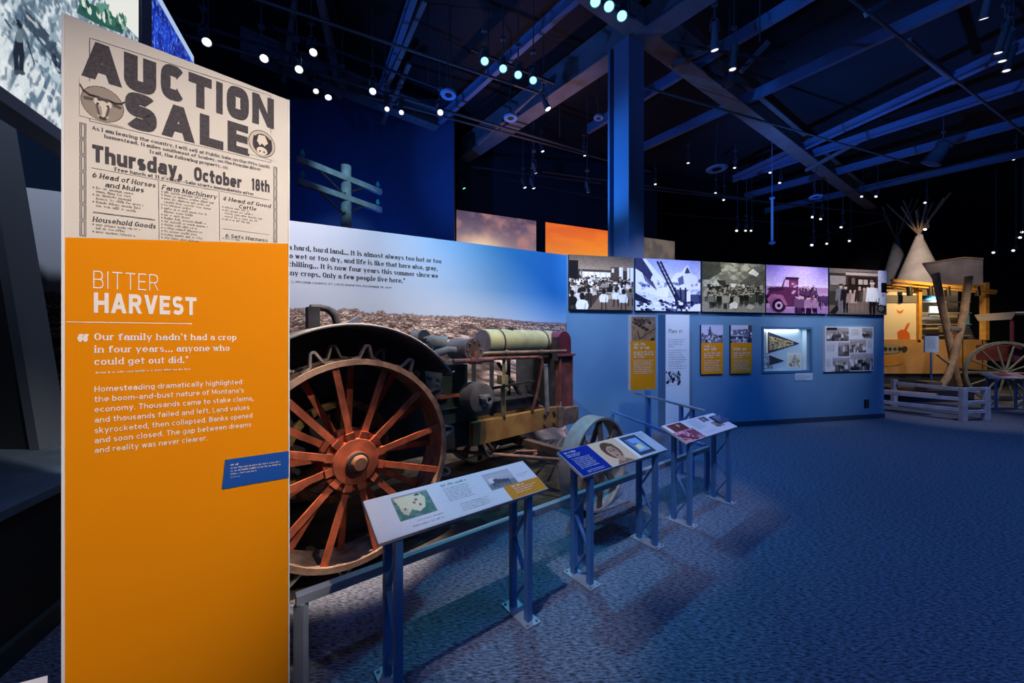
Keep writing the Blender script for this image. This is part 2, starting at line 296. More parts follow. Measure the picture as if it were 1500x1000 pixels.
# ---------------------------------------------------------------- lettering: every glyph is pen strokes, thick and thin by the pen
def _v(x, y0, y1, s=''): return ('v', x, y0, y1, s)
def _h(y, x0, x1): return ('h', y, x0, x1)
def _a(cx, cy, rx, ry, a0, a1): return ('a', cx, cy, rx, ry, a0, a1)
def _d(x0, y0, x1, y1, s=''): return ('d', x0, y0, x1, y1, s)
def _dot(x, y): return ('.', x, y)
_el = _a(2, 2.5, 2, 2.5, 0, 360)
GL = {  # glyph: (skeleton width, reference height, strokes)
 'a': (3.8, 5, [_v(3.8, 0, 3.4, 'b'), _a(2.1, 3.4, 1.7, 1.6, 0, 165), _a(1.9, 1.45, 1.9, 1.45, 0, 360)]),
 'b': (4, 5, [_v(0, 0, 7.2, 't'), _el]), 'c': (3.6, 5, [_a(2.1, 2.5, 2.1, 2.5, 48, 312)]), 'd': (4, 5, [_v(4, 0, 7.2, 'tb'), _el]),
 'e': (4, 5, [_a(2.05, 2.5, 2.05, 2.5, 0, 315), _h(2.5, 0, 4.1)]), 'f': (2.6, 5, [_v(.9, 0, 5.9, 'B'), _a(2.3, 5.7, 1.4, 1.5, 180, 60), _h(5, 0, 2.4)]),
 'g': (4, 5, [_a(2, 2.6, 2, 2.4, 0, 360), _v(4, -.6, 5, ''), _a(2, -.5, 2, 1.7, 0, -155)]),
 'h': (4, 5, [_v(0, 0, 7.2, 'tB'), _a(2, 3.2, 2, 1.8, 180, 0), _v(4, 0, 3.3, 'B')]), 'i': (.6, 5, [_v(.3, 0, 5, 'tB'), _dot(.3, 6.7)]),
 'j': (1.4, 5, [_v(1.2, -1, 5, 't'), _a(.2, -.9, 1, 1.2, 0, -110), _dot(1.2, 6.7)]), 'k': (3.8, 5, [_v(0, 0, 7.2, 'tB'), _d(.2, 2, 3.4, 5, 's'), _d(1.3, 2.9, 3.8, 0, 's')]),
 'l': (.6, 5, [_v(.3, 0, 7.2, 'tB')]), 'm': (6.6, 5, [_v(0, 0, 5, 'tB'), _a(1.65, 3.3, 1.65, 1.7, 180, 0), _v(3.3, 0, 3.4, 'B'), _a(4.95, 3.3, 1.65, 1.7, 180, 0), _v(6.6, 0, 3.4, 'B')]),
 'n': (4, 5, [_v(0, 0, 5, 'tB'), _a(2, 3.2, 2, 1.8, 180, 0), _v(4, 0, 3.3, 'B')]), 'o': (4, 5, [_el]),
 'p': (4, 5, [_v(0, -2.2, 5, 'tB'), _el]), 'q': (4, 5, [_v(4, -2.2, 5, 'B'), _el]), 'r': (2.2, 5, [_v(0, 0, 5, 'tB'), _a(1.9, 3.2, 1.9, 1.8, 180, 55)]),
 's': (3.2, 5, [_a(1.6, 3.75, 1.5, 1.25, 35, 270), _a(1.6, 1.25, 1.6, 1.25, 90, -145)]), 't': (2.4, 5, [_v(.8, 1.2, 6.6), _a(2, 1.2, 1.2, 1.2, 180, 300), _h(5, -.3, 2.4)]),
 'u': (4, 5, [_v(0, 1.7, 5, 't'), _a(2, 1.8, 2, 1.8, 180, 360), _v(4, 0, 5, 'tb')]), 'v': (4, 5, [_d(0, 5, 2, 0, 's'), _d(4, 5, 2, 0, 's')]),
 'w': (6, 5, [_d(0, 5, 1.5, 0, 's'), _d(3, 5, 1.5, 0), _d(3, 5, 4.5, 0), _d(6, 5, 4.5, 0, 's')]), 'x': (4, 5, [_d(0, 5, 4, 0, 's'), _d(4, 5, 0, 0, 's')]),
 'y': (4, 5, [_d(0, 5, 2.1, 0, 's'), _d(4, 5, 1, -2.2, 's')]), 'z': (3.6, 5, [_h(5, 0, 3.6), _h(0, 0, 3.6), _d(3.6, 4.6, 0, .4)]),
 'A': (5.2, 7, [_d(2.6, 7, 0, 0, 's'), _d(2.6, 7, 5.2, 0, 's'), _h(1.9, .9, 4.3)]),
 'B': (4.2, 7, [_v(0, 0, 7, 'tb'), _h(7, 0, 2.2), _a(2.2, 5.3, 1.7, 1.7, 90, -90), _h(3.6, 0, 2.2), _a(2.2, 1.8, 2, 1.8, 90, -90), _h(0, 0, 2.2)]),
 'C': (4.6, 7, [_a(2.4, 3.5, 2.4, 3.5, 35, 325)]), 'D': (4.6, 7, [_v(0, 0, 7), _h(7, 0, 2), _a(2, 3.5, 2.6, 3.5, 90, -90), _h(0, 0, 2)]),
 'E': (3.6, 7, [_v(0, 0, 7), _h(7, 0, 3.6), _h(3.6, 0, 3.1), _h(0, 0, 3.6)]), 'F': (3.6, 7, [_v(0, 0, 7, 'B'), _h(7, 0, 3.6), _h(3.5, 0, 3)]),
 'G': (4.8, 7, [_a(2.4, 3.5, 2.4, 3.5, 35, 345), _v(4.8, .8, 3.2), _h(3.2, 2.8, 4.8)]), 'H': (4.6, 7, [_v(0, 0, 7, 'TB'), _v(4.6, 0, 7, 'TB'), _h(3.5, 0, 4.6)]),
 'I': (.6, 7, [_v(.3, 0, 7, 'TB')]), 'J': (3, 7, [_v(3, 1.5, 7, 'T'), _a(1.5, 1.5, 1.5, 1.5, 0, -150)]), 'K': (4.4, 7, [_v(0, 0, 7, 'TB'), _d(.2, 2.8, 4, 7, 's'), _d(1.4, 4, 4.4, 0, 's')]),
 'L': (3.6, 7, [_v(0, 0, 7, 'T'), _h(0, 0, 3.6)]), 'M': (5.8, 7, [_v(0, 0, 7, 'tB'), _v(5.8, 0, 7, 'B'), _d(0, 7, 2.9, 1), _d(5.8, 7, 2.9, 1)]),
 'N': (4.6, 7, [_v(0, 0, 7, 'tB'), _v(4.6, 0, 7, 'T'), _d(0, 7, 4.6, 0)]), 'O': (4.8, 7, [_a(2.4, 3.5, 2.4, 3.5, 0, 360)]),
 'P': (4.2, 7, [_v(0, 0, 7, 'B'), _h(7, 0, 2.3), _a(2.3, 5.1, 1.9, 1.9, 90, -90), _h(3.2, 0, 2.3)]), 'Q': (4.8, 7, [_a(2.4, 3.5, 2.4, 3.5, 0, 360), _d(3, 2, 5, -.6)]),
 'R': (4.4, 7, [_v(0, 0, 7, 'B'), _h(7, 0, 2.3), _a(2.3, 5.2, 1.8, 1.8, 90, -90), _h(3.4, 0, 2.4), _d(2.3, 3.4, 4.4, 0, 's')]),
 'S': (4, 7, [_a(2, 5.25, 1.9, 1.75, 25, 270), _a(2, 1.75, 2, 1.75, 90, -155)]), 'T': (4.4, 7, [_v(2.2, 0, 7, 'B'), _h(7, 0, 4.4)]),
 'U': (4.4, 7, [_v(0, 2, 7, 'T'), _a(2.2, 2.2, 2.2, 2.2, 180, 360), _v(4.4, 2, 7, 'T')]), 'V': (4.8, 7, [_d(0, 7, 2.4, 0, 's'), _d(4.8, 7, 2.4, 0, 's')]),
 'W': (7, 7, [_d(0, 7, 1.75, 0, 's'), _d(3.5, 7, 1.75, 0), _d(3.5, 7, 5.25, 0), _d(7, 7, 5.25, 0, 's')]), 'Y': (4.6, 7, [_d(0, 7, 2.3, 3, 's'), _d(4.6, 7, 2.3, 3, 's'), _v(2.3, 0, 3.3, 'B')]),
 '1': (2, 7, [_v(1.4, 0, 7, 'B'), _d(1.4, 7, 0, 5.4)]), '2': (3.8, 7, [_a(1.9, 5.1, 1.9, 1.9, 160, -30), _d(3.5, 4.2, 0, .3), _h(0, 0, 3.8)]),
 '3': (3.8, 7, [_a(1.8, 5.3, 1.7, 1.7, 150, -90), _a(1.8, 1.8, 2, 1.8, 90, -150)]), '4': (4.2, 7, [_v(3.1, 0, 7, 'B'), _d(3.1, 7, 0, 2), _h(2, 0, 4.2)]),
 '6': (4, 7, [_a(2, 2, 2, 2, 0, 360), _a(3.6, 2.6, 3.6, 4.4, 178, 105)]), '7': (3.8, 7, [_h(7, 0, 3.8), _d(3.8, 6.8, 1, 0)]),
 '8': (3.8, 7, [_a(1.9, 5.3, 1.6, 1.7, 0, 360), _a(1.9, 1.8, 1.9, 1.8, 0, 360)]), '9': (4, 7, [_a(2, 5, 2, 2, 0, 360), _a(.4, 4.4, 3.6, 4.4, 2, -75)]),
 '5': (3.8, 7, [_h(7, .3, 3.6), _v(.3, 3.6, 7), _a(1.6, 2.2, 2.1, 2.2, 130, -140)]),
 '.': (.4, 7, [_dot(.2, .45)]), ',': (.4, 7, [_dot(.2, .45), _d(.5, .4, -.2, -1.4)]), "'": (.4, 7, [_dot(.2, 6.7), _d(.5, 6.6, -.1, 5)]), '-': (2.2, 7, [_h(2.5, 0, 2.2)]),
 '”': (2, 7, [_dot(.2, 6.6), _d(.5, 6.5, -.2, 4.8), _dot(1.7, 6.6), _d(2, 6.5, 1.3, 4.8)]), '“': (3, 7, [_dot(.4, 5.4), _d(0, 5.4, .9, 7), _dot(2.3, 5.4), _d(1.9, 5.4, 2.8, 7)]),
}
def glyph_run(text, wv, wh, serif=0, sq=2.0, gap=1.0, slant=0, space=2.6):
    """list of 2-D faces for a line of text, in pen units, and its width"""
    faces = []; X = 0
    def q(*pts): faces.append(list(pts))
    for ch in text:
        if ch == ' ': X += space + .25 * wv; continue
        W, R, st = GL.get(ch, GL['o']); ox = X + wv / 2
        ym = lambda y: wh / 2 + y * (R - wh) / R
        for t in st:
            if t[0] == 'v':
                _, x, y0, y1, s = t; x += ox; a = wv / 2
                q((x - a, y0), (x + a, y0), (x + a, y1), (x - a, y1))
                if serif:
                    e, k = serif, max(.45, wh * .8)
                    if 'B' in s: q((x - a - e, y0), (x + a + e, y0), (x + a + e, y0 + k), (x - a - e, y0 + k))
                    if 'b' in s: q((x, y0), (x + a + e, y0), (x + a + e, y0 + k), (x, y0 + k))
                    if 'T' in s: q((x - a - e, y1 - k), (x + a + e, y1 - k), (x + a + e, y1), (x - a - e, y1))
                    if 't' in s: q((x - a - e, y1 - k), (x, y1 - k), (x, y1), (x - a - e, y1 - k * .4))
            elif t[0] == 'h':
                _, y, x0, x1 = t; y = ym(y); x0 += ox - wv / 2 * .9; x1 += ox + wv / 2 * .9; b = wh / 2
                q((x0, y - b), (x1, y - b), (x1, y + b), (x0, y + b))
            elif t[0] == 'd':
                _, x0, y0, x1, y1, s = t; thin = serif and (x1 - x0) * (y1 - y0) > 0
                w = (wv * .55 if thin else wv) * .5 * 1.04
                q((x0 + ox - w, y0), (x0 + ox + w, y0), (x1 + ox + w, y1), (x1 + ox - w, y1))
                if serif and 's' in s:
                    k = max(.45, wh * .8)
                    for x, y in ((x0, y0), (x1, y1)):
                        if y in (0, R) and not (ch in 'Vvwy' and y == 0) and not (ch == 'A' and y == 7):
                            yy = (y, y + k) if y == 0 else (y - k, y)
                            q((x + ox - w - serif * .8, yy[0]), (x + ox + w + serif * .8, yy[0]), (x + ox + w + serif * .8, yy[1]), (x + ox - w - serif * .8, yy[1]))
            elif t[0] == '.':
                _, x, y = t; r = max(wv * .58, .5); n = 8
                q(*[(x + ox + r * math.cos(i * 6.2832 / n), y + r * math.sin(i * 6.2832 / n)) for i in range(n)])
            else:
                _, cx, cy, rx, ry, a0, a1 = t; n = max(5, int(abs(a1 - a0) / 15)); pts = []
                for i in range(n + 1):
                    an = math.radians(a0 + (a1 - a0) * i / n); c, s_ = math.cos(an), math.sin(an)
                    pts.append((cx + ox + rx * math.copysign(abs(c) ** (2 / sq), c), ym(cy) + ry * (R - wh) / R * math.copysign(abs(s_) ** (2 / sq), s_)))
                full = abs(a1 - a0) >= 359; L = []
                for i in range(n + 1):
                    p0 = pts[(i - 1) % n if full else max(i - 1, 0)]; p1 = pts[(i + 1) % n if full else min(i + 1, n)]
                    tx, ty = p1[0] - p0[0], p1[1] - p0[1]; l = math.hypot(tx, ty) or 1; nx, ny = -ty / l, tx / l
                    hw = .5 * math.hypot(nx * wv, ny * wh); L.append(((pts[i][0] - nx * hw, pts[i][1] - ny * hw), (pts[i][0] + nx * hw, pts[i][1] + ny * hw)))
                for i in range(n): q(L[i][0], L[i + 1][0], L[i + 1][1], L[i][1])
                if serif and ch in 'acfrsy' and not full:   # ball terminals
                    for e in ((0,) if ch in 'cr' else (-1,) if ch in 'fa' else ()):
                        r = wv * .5; q(*[(pts[e][0] + r * math.cos(i * .7854), pts[e][1] + r * math.sin(i * .7854)) for i in range(8)])
        X += W + wv + gap
    if slant: faces = [[(x + slant * y, y) for x, y in f] for f in faces]
    return faces, X - gap
SERIF_BOLD = dict(wv=1.55, wh=.75, serif=.7, gap=1.15); SERIF_DISPLAY = dict(wv=2.0, wh=.68, serif=.6, gap=.95)
SANS = dict(wv=1.08, wh=.95, gap=1.15); SANS_BOLD = dict(wv=1.9, wh=1.55, gap=1.0, sq=2.6); SANS_THIN = dict(wv=.5, wh=.5, gap=1.5, sq=2.6)
POSTER = dict(wv=3.1, wh=2.2, gap=.7, sq=3.4); CONDENSED = dict(wv=2.3, wh=1.6, gap=.9, sq=3.2); SLAB_ITALIC = dict(wv=1.4, wh=.9, serif=.55, gap=1.2, slant=.22)
def write(mb, fr, text, u0, u1, v0, h, style, d=.0015, v1=None, prefix='', R=7):
    """fit a line of text between u0 and u1 on baseline v0..v1; h = capital height"""
    faces, W = glyph_run(text, **style); k = (u1 - u0) / W; kv = h / R; v1 = v0 if v1 is None else v1; sl = (v1 - v0) / (u1 - u0)
    run = [(faces, 0)]
    if prefix:
        pf, pw = glyph_run(prefix, **style); run.append((pf, -(pw + style.get('gap', 1))))
    for fc, dx in run:
        for j, f in enumerate(fc):
            pts = [fr.p(u0 + (x + dx) * k, v0 + (x + dx) * k * sl + y * kv, d + (j % 23) * 2.5e-5) for x, y in f]
            ar = sum(f[i][0] * f[(i + 1) % len(f)][1] - f[(i + 1) % len(f)][0] * f[i][1] for i in range(len(f)))
            mb.add(pts if ar > 0 else pts[::-1], [tuple(range(len(pts)))])
    return mb
def small_print(mb, fr, u0, u1, v, h, d, rng, sl=0, sub=True):
    """a line of print too small to read: a row of letter-high ticks broken into words"""
    u = u0; word = rng.randint(3, 8)
    while u < u1:
        if word == 0: u += h * .55; word = rng.randint(2, 9); continue
        w = h * rng.uniform(.3, .55); t = h * rng.choice((.62, .62, .66, .95)); e = min(u + w, u1); vv = v + (u - u0) * sl
        fr.rect(mb, u, vv, u + w * .38, vv + t, d)
        if rng.random() < .7: fr.rect(mb, u, vv + t * .72, e - w * .12, vv + t, d)
        if rng.random() < .6: fr.rect(mb, u, vv, e - w * .12, vv + t * .28, d)
        u += w; word -= 1
def hit(fr, px, py, d=0):
    """where the sight line through a photo position meets a sheet: its u, v"""
    e = V((0, 0, EYE)); r = at(px, py, 1) - e; t = (fr.o + fr.n * d - e).dot(fr.n) / r.dot(fr.n); q = e + r * t - fr.o
    return q.dot(fr.u), q.dot(fr.v)
def vnoise(x, y, seed=0):
    i, j = np.floor(x).astype(np.int64), np.floor(y).astype(np.int64); fx, fy = x - i, y - j; fx, fy = fx * fx * (3 - 2 * fx), fy * fy * (3 - 2 * fy)
    def hsh(a, b):
        n = (a * 374761393 + b * 668265263 + seed * 974634777) & 0x7fffffff; n = ((n ^ (n >> 13)) * 1274126177) & 0x7fffffff
        return ((n ^ (n >> 16)) & 0xffff) / 65535.
    return (hsh(i, j) * (1 - fx) + hsh(i + 1, j) * fx) * (1 - fy) + (hsh(i, j + 1) * (1 - fx) + hsh(i + 1, j + 1) * fx) * fy

# ---------------------------------------------------------------- the hall
A, P = V((.8, .6, 0)), V((.6, -.8, 0))            # grid of the building: along the reading rail, and towards the aisle
BLUEW = mat('blue_wall_paint', (.105, .235, .40), .75, var=.04, scale=2)
DARK = mat('dark_ceiling', (.012, .013, .018), .9); NAVY = mat('navy_paint', (.05, .09, .22), .7, var=.06, scale=1.5)
STEEL_B = mat('painted_girder', (.16, .17, .20), .55, var=.12, scale=3); GIRB = mat('girder_warm_light_tint', (.24, .17, .15), .7, var=.1, scale=3); JOIST = mat('joist_blue_light_tint', (.13, .19, .34), .5)  # girder brown and joist blue are painted-in warm and blue light
PIPE = mat('conduit', (.10, .10, .11), .5, .3)
CHAR = mat('charcoal_laminate', (.035, .045, .06), .5, var=.1, scale=5)
WHITEM = mat('white_edge', (.8, .78, .76), .5); BLACK = mat('black_metal', (.012, .012, .014), .45)
fl = MB(); fl.add([(-14, -4, 0), (30, -4, 0), (30, 26, 0), (-14, 26, 0)], [(0, 1, 2, 3)])
struct(fl.build('floor', carpet_mat()))
cl = MB(); cl.add([(-14, -4, 8.6), (30, -4, 8.6), (30, 26, 8.6), (-14, 26, 8.6)], [(3, 2, 1, 0)]); struct(cl.build('ceiling', DARK))
# bare ground of the display, behind the rail
O = V((.1, 2.29, 0))
g = MB(); q = [O + A * s - P * r for s, r in ((-1.9, 1.06), (2.62, 1.06), (3.2, 2.6), (2.4, 4.2), (-.5, 4.3), (-3.4, 3.4))]
g.add([(p.x, p.y, .004) for p in q], [tuple(range(6))])
struct(g.build('floor_display', mat('bare_ground', (.035, .026, .018), .95, color2=(.13, .095, .06), scale=3.2, bump=.6)))
# walls
MU = Frame((-2.835, 4.696, 0), (.89222, .4516, 0), (0, 0, 1)); WA = Frame((.982, 6.628, 0), (.9772, .2124, 0), (0, 0, 1))
b = MB()
for q in ((0, 0, 4.23, 3.275), (5.45, 0, 7.48, 3.275), (4.23, 0, 5.45, 1.09), (4.23, 1.985, 5.45, 3.275)): WA.slab(b, *q, -.2, 0)
struct(b.build('wall_photo', BLUEW))
b = MB(); WA.slab(b, 2.5, 0, 7.49, .1, 0, .012); struct(b.build('baseboard_photo', mat('dark_base', (.03, .045, .08), .6)))
b = MB(); b.box((-5.4, 10.6, 4.3), (3.75, 0, 0), (0, .1, 0), (0, 0, 4.3)); b.box((-2.05, 11.3, 4.3), (.1, 0, 0), (0, .6, 0), (0, 0, 4.3)); struct(b.build('wall_rear', NAVY))
SK = Frame((-1.6, 12.1, 0), (2.36, 1, 0), (0, 0, 1)); b = MB(); SK.slab(b, -.2, 0, 8.3, 8.6, -.3, 0); struct(b.build('wall_screens', mat('screen_wall', (.02, .035, .06), .8)))
b = MB(); b.box((18, 21, 4.3), (12, 0, 0), (0, .1, 0), (0, 0, 4.3)); struct(b.build('wall_far', DARK))
# steel column beside the photo wall: two flanges and a web, boxed in on the near side
b = MB(); c = V((2.29, 7.42, 0)); w = .25; up = V((0, 0, 3.8)); z = V((0, 0, 3.8))
B_ = V((-.6, .8, 0))
b.box(c + B_ * .225 + z, A * w, B_ * .025, up); b.box(c - B_ * .075 + z, A * w, B_ * .175, up); b.box(c + A * .12 + B_ * .1 + z, A * .03, B_ * .12, up)
struct(b.build('column', mat('column_paint', (.16, .2, .32), .5), bevel=.004))
def girder(name, p, q, zb, w, h, m=STEEL_B):
    b = MB(); p, q = V((*p, zb)), V((*q, zb)); zz = V((0, 0, 1))
    b.bar(p + zz * .02, q + zz * .02, w, .04); b.bar(p + zz * (h - .02), q + zz * (h - .02), w, .04); b.bar(p + zz * h / 2, q + zz * h / 2, .05, h - .08)
    return struct(b.build(name, m))
girder('ceiling_beam', (-1.97, 12.54), (5.1, 4.2), 7.6, .42, .62); girder('ceiling_beam', (-3.2, 3.2), (16.2, 16.6), 7.62, .36, .6, GIRB)
girder('ceiling_beam', (-5.6, 7.6), (-2.1, 10.3), 7.62, .3, .5)
for p, q in (((2.2, 10.7), (6.5, 4.8)), ((3.6, 12.4), (9.4, 4.8)), ((8.4, 14.0), (11.4, 5.2)), ((8.6, 13.8), (13.6, 6.9)), ((9.9, 15.7), (16, 8.2)), ((-2.5, 10.8), (1.6, 6.0)), ((-3.2, 9.0), (-1.2, 5.6)), ((-3.1, 5.6), (-4.2, 9.0)), ((12, 17.5), (19, 9.5))):
    girder('ceiling_joist', p, q, 7.72, .11, .24, JOIST)
for p, q, r in (((-7.2, 6.1), (2.2, 10.9), .035), ((-6.5, 4.9), (.6, 8.3), .03), ((-4.2, 8.0), (4.6, 12.2), .03), ((1.0, 12.2), (9.5, 14.6), .03), ((2.6, 8.0), (12.5, 11.6), .025), ((5.5, 6.0), (15, 10.5), .025), ((4.5, 13.5), (17, 16.5), .03), ((3, 15.5), (15, 18), .03)):
    b = MB(); b.tube([(*p, 7.3), (*q, 7.3)], r); struct(b.build('trim_conduit', PIPE))
# sloping web members of the roof trusses
for a, c in (((565, 130), (622, 0)), ((415, 118), (432, 0)), ((470, 0), (492, 118)), ((560, 180), (600, 92)), ((700, 210), (805, 120)), ((985, 95), (1065, 60)), ((1085, 105), (1125, 62)), ((1270, 20), (1300, 0)), ((1180, 250), (1290, 190)), ((1330, 60), (1400, 120))):
    b = MB(); b.bar(atz(*a, 7.5), atz(*c, 7.95), .09, .09); struct(b.build('trim_brace', STEEL_B))

# ---------------------------------------------------------------- mural of the dry field
cv = Canvas(660, 314, (190, 198, 220)); U0, U1, ZT = -2.68, 4.272, 3.265
uu = U0 + cv.X * (U1 - U0); zz = ZT * (1 - cv.Y)
t = np.clip((uu + .2) / 4.4, 0, 1); t = np.clip(t * 1.08 + .34 * (zz - 2.7) * np.clip(t * 2, 0, 1), 0, 1) ** 1.7
lo_, hi_ = np.array([205, 208, 222.]), np.array([40, 118, 190.])
cv.a = lo_ * (1 - t[..., None]) + hi_ * t[..., None]
cv.a += np.clip((2.55 - zz) / .5, 0, 1)[..., None] * np.clip(t * 2, 0, 1)[..., None] * np.array([62, 40, 20.])
cv.a += ((cv.fbm(5, 3) - .5) * 12)[..., None]
hor = 2.165 - .028 * uu + .012 * np.sin(uu * 3) + .05 * (vnoise(uu * 9, uu * 0 + 3., 21) - .5) * np.clip(1.6 - uu * .5, .1, 1.4) + .03 * (vnoise(uu * 31, uu * 0 + 7., 22) - .5) * np.clip(1.6 - uu * .5, .1, 1.4); dep = np.clip(hor - zz, .004, 9)
px_, pz_ = (uu - 1) / (dep + .12), 1 / (dep + .12)
n1 = vnoise(px_ * 2.0 + 40, pz_ * 3.4, 3); n2 = vnoise(px_ * 4.2 + 9, pz_ * 7.5 + 1.2 * n1, 5); n3 = vnoise(px_ * 13, pz_ * 26, 8)
crack = np.clip(np.abs(n2 - .5) * 5.2, 0, 1) * np.clip(np.abs(n1 - .5) * 6, .25, 1)
tone = .26 + .84 * crack * (.45 + .75 * n3) + .14 * n3
soil = np.array([206, 170, 152.]) * tone[..., None] * (1.02 + .5 * (n1[..., None] - .5)) * 1.0 + np.array([2, 0, 3.])
far = np.clip(1 - dep / .05, 0, 1)[..., None]; soil = soil * (1 - .75 * far) + np.array([150, 132, 142.]) * .75 * far
m = (zz < hor)[..., None]; cv.a = np.where(m, soil, cv.a)
brush = np.clip((vnoise(uu * 14, zz * 60, 2) - .45) * 3, 0, 1) * np.clip(1 - np.abs(zz - hor + .05) / .05, 0, 1) * np.clip((uu - 2.2) / 1.4, 0, 1)
cv.mix(brush * .6, (70, 62, 70))
t = thing('field_mural', 'huge printed mural of cracked dry field under hazy sky behind tractor', 'mural', MU.o)
b = MB(); MU.slab(b, U0, 0, U1 + .006, ZT - .01, -.16, -.013); b.build('support_wall', NAVY, t)
b = MB(); MU.slab(b, U0, 0, U1, ZT, -.012, 0); b.build('backing_board', WHITEM, t)
cv.sheet('printed_scene', MU, U0, .0, U1, ZT, .002, print_mat('print_matte', .7), t)
INK = mat('black_ink', (.015, .014, .02), .6)
b = MB()
write(b, MU, 'hard, hard land... It is almost always too hot or too', .052, 1.975, 2.897, .063, SERIF_DISPLAY, .004, 2.901, 'a ')
write(b, MU, 'wet or too dry, and life is like that here also, gray,', .064, 1.92, 2.788, .063, SERIF_DISPLAY, .004, 2.787, 'too ')
write(b, MU, 'hilling... It is now four years this summer since we', .028, 1.925, 2.683, .063, SERIF_DISPLAY, .004, 2.677, 'c')
write(b, MU, 'ny crops. Only a few people live here.”', .012, 1.44, 2.570, .063, SERIF_DISPLAY, .004, 2.568, 'a')
write(b, MU, 'MCCOMB COUNTY, ST. LOUIS DISPATCH, NOVEMBER 15, 1937', .07, 1.25, 2.476, .025, SANS, .004, 2.474, 'L, ')
b.build('quotation_lettering', INK, t)

# ---------------------------------------------------------------- auction sale / bitter harvest panel
PF = Frame((-1.518, 1.242, 0), (.7317, .6816, 0), (0, 0, 1)); PW, PH = .672, 2.852
PAPER = mat('poster_paper', (.74, .655, .555), .7, var=.05, scale=2.5); ORANGE = mat('orange_print', (.84, .262, .001), .75, spec=.1); LABELB = mat('blue_label', (.008, .075, .34), .5)
POSTINK = mat('poster_ink', (.060, .048, .052), .8, var=.25, scale=120); WHITEINK = mat('white_ink', (.92, .80, .70), .6)
t = thing('interpretive_panel', 'tall freestanding panel with an old auction bill above orange text', 'panel', PF.o)
b = MB(); PF.slab(b, 0, 0, PW, PH, -.045, 0); b.build('core', mat('panel_core', (.62, .56, .52), .5), t)
b = MB(); b.add([PF.p(.008, 2.095, .001), PF.p(PW - .006, 2.190, .001), PF.p(PW - .006, PH - .002, .001), PF.p(.008, PH - .002, .001)], [(0, 1, 2, 3)]); bill = b.build('auction_bill', PAPER, t)
b = MB(); b.add([PF.p(.008, .0, .001), PF.p(PW - .006, .0, .001), PF.p(PW - .006, 2.190, .001), PF.p(.008, 2.095, .001)], [(0, 1, 2, 3)]); org = b.build('orange_text_field', ORANGE, t)
b = MB(); PF.slab(b, 0, 0, .007, PH, 0, .003); PF.slab(b, PW - .005, 0, PW, PH, 0, .003); b.build('edge_trim', WHITEM, t)
b = MB()
def solo(ch, u0, u1, v0, v1, st=POSTER):
    write(b, PF, ch, u0, u1, v0, v1 - v0, st, .002, v0 + .016 * (u1 - u0))
solo('A', .045, .140, 2.661, 2.793, dict(wv=2.5, wh=1.7, gap=.7, sq=3.4)); solo('U', .146, .230, 2.665, 2.797); solo('C', .2427, .3105, 2.676, 2.812); solo('T', .3215, .3945, 2.681, 2.811, dict(wv=2.3, wh=2.0, gap=.7)); solo('I', .406, .431, 2.684, 2.814)
solo('O', .4427, .5185, 2.685, 2.823); solo('N', .5305, .6105, 2.693, 2.826, dict(wv=2.0, wh=2.0, gap=.7))
solo('S', .1475, .2315, 2.525, 2.661); solo('A', .245, .3405, 2.532, 2.661, dict(wv=2.3, wh=1.7, gap=.7)); solo('L', .3563, .4325, 2.535, 2.661, dict(wv=2.3, wh=2.0, gap=.7)); solo('E', .4453, .5215, 2.541, 2.668, dict(wv=2.3, wh=1.7, gap=.7))
write(b, PF, 'Thursday,', .0685, .3035, 2.372, .060, CONDENSED, .002, 2.384); write(b, PF, 'October', .339, .4925, 2.386, .054, CONDENSED, .002, 2.395); write(b, PF, '18th', .527, .594, 2.398, .052, CONDENSED, .002, 2.405)
write(b, PF, 'As I am leaving the country, I will sell at Public Sale on the Otto Smith', .068, .595, 2.4835, .0125, SERIF_BOLD, .002, 2.5125)
write(b, PF, 'homestead, 11 miles southwest of Scobey, on the Powder River', .098, .561, 2.465, .0125, SERIF_BOLD, .002, 2.4915)
write(b, PF, 'Trail, the following property, on', .2106, .446, 2.4505, .0125, SERIF_BOLD, .002, 2.464)
write(b, PF, "Free lunch at 11 o'clock--Sale starts immediately after", .1227, .536, 2.356, .0125, SERIF_BOLD, .002, 2.3765)
HB = dict(SLAB_ITALIC)
write(b, PF, '6 Head of Horses', .069, .2275, 2.3175, .0175, HB, .002, 2.3245); write(b, PF, 'and Mules', .099, .196, 2.2915, .0175, HB, .002, 2.2975)
write(b, PF, 'Farm Machinery', .245, .409, 2.3235, .018, HB, .002, 2.3275); write(b, PF, '4 Head of Good', .4275, .597, 2.329, .0165, HB, .002, 2.337); write(b, PF, 'Cattle', .483, .544, 2.3085, .0165, HB, .002, 2.311)
write(b, PF, 'Household Goods', .0696, .228, 2.1625, .0175, HB, .002, 2.1695); write(b, PF, '6 Sets Harness', .437, .586, 2.177, .0155, HB, .002, 2.183)
b.build('bill_lettering', POSTINK, bill)
b = MB(); rng = random.Random(4)
def lrule(u0, v0, u1, v1, w, d=.0018):
    dx, dy = u1 - u0, v1 - v0; l = math.hypot(dx, dy); nx, ny = -dy / l * w / 2, dx / l * w / 2
    b.add([PF.p(u0 - nx, v0 - ny, d), PF.p(u1 - nx, v1 - ny, d), PF.p(u1 + nx, v1 + ny, d), PF.p(u0 + nx, v0 + ny, d)], [(0, 1, 2, 3)])
for q in ((.0631, 2.80, .599, 2.8395), (.0631, 2.80, .0631, 2.511), (.599, 2.8395, .599, 2.541), (.0631, 2.511, .599, 2.541), (.0672, 2.349, .593, 2.3715), (.2362, 2.354, .238, 2.13), (.417, 2.359, .419, 2.157), (.071, 2.1965, .227, 2.2035), (.429, 2.2105, .594, 2.2165), (.071, 2.1935, .227, 2.2005)):
    lrule(*q, .0014)
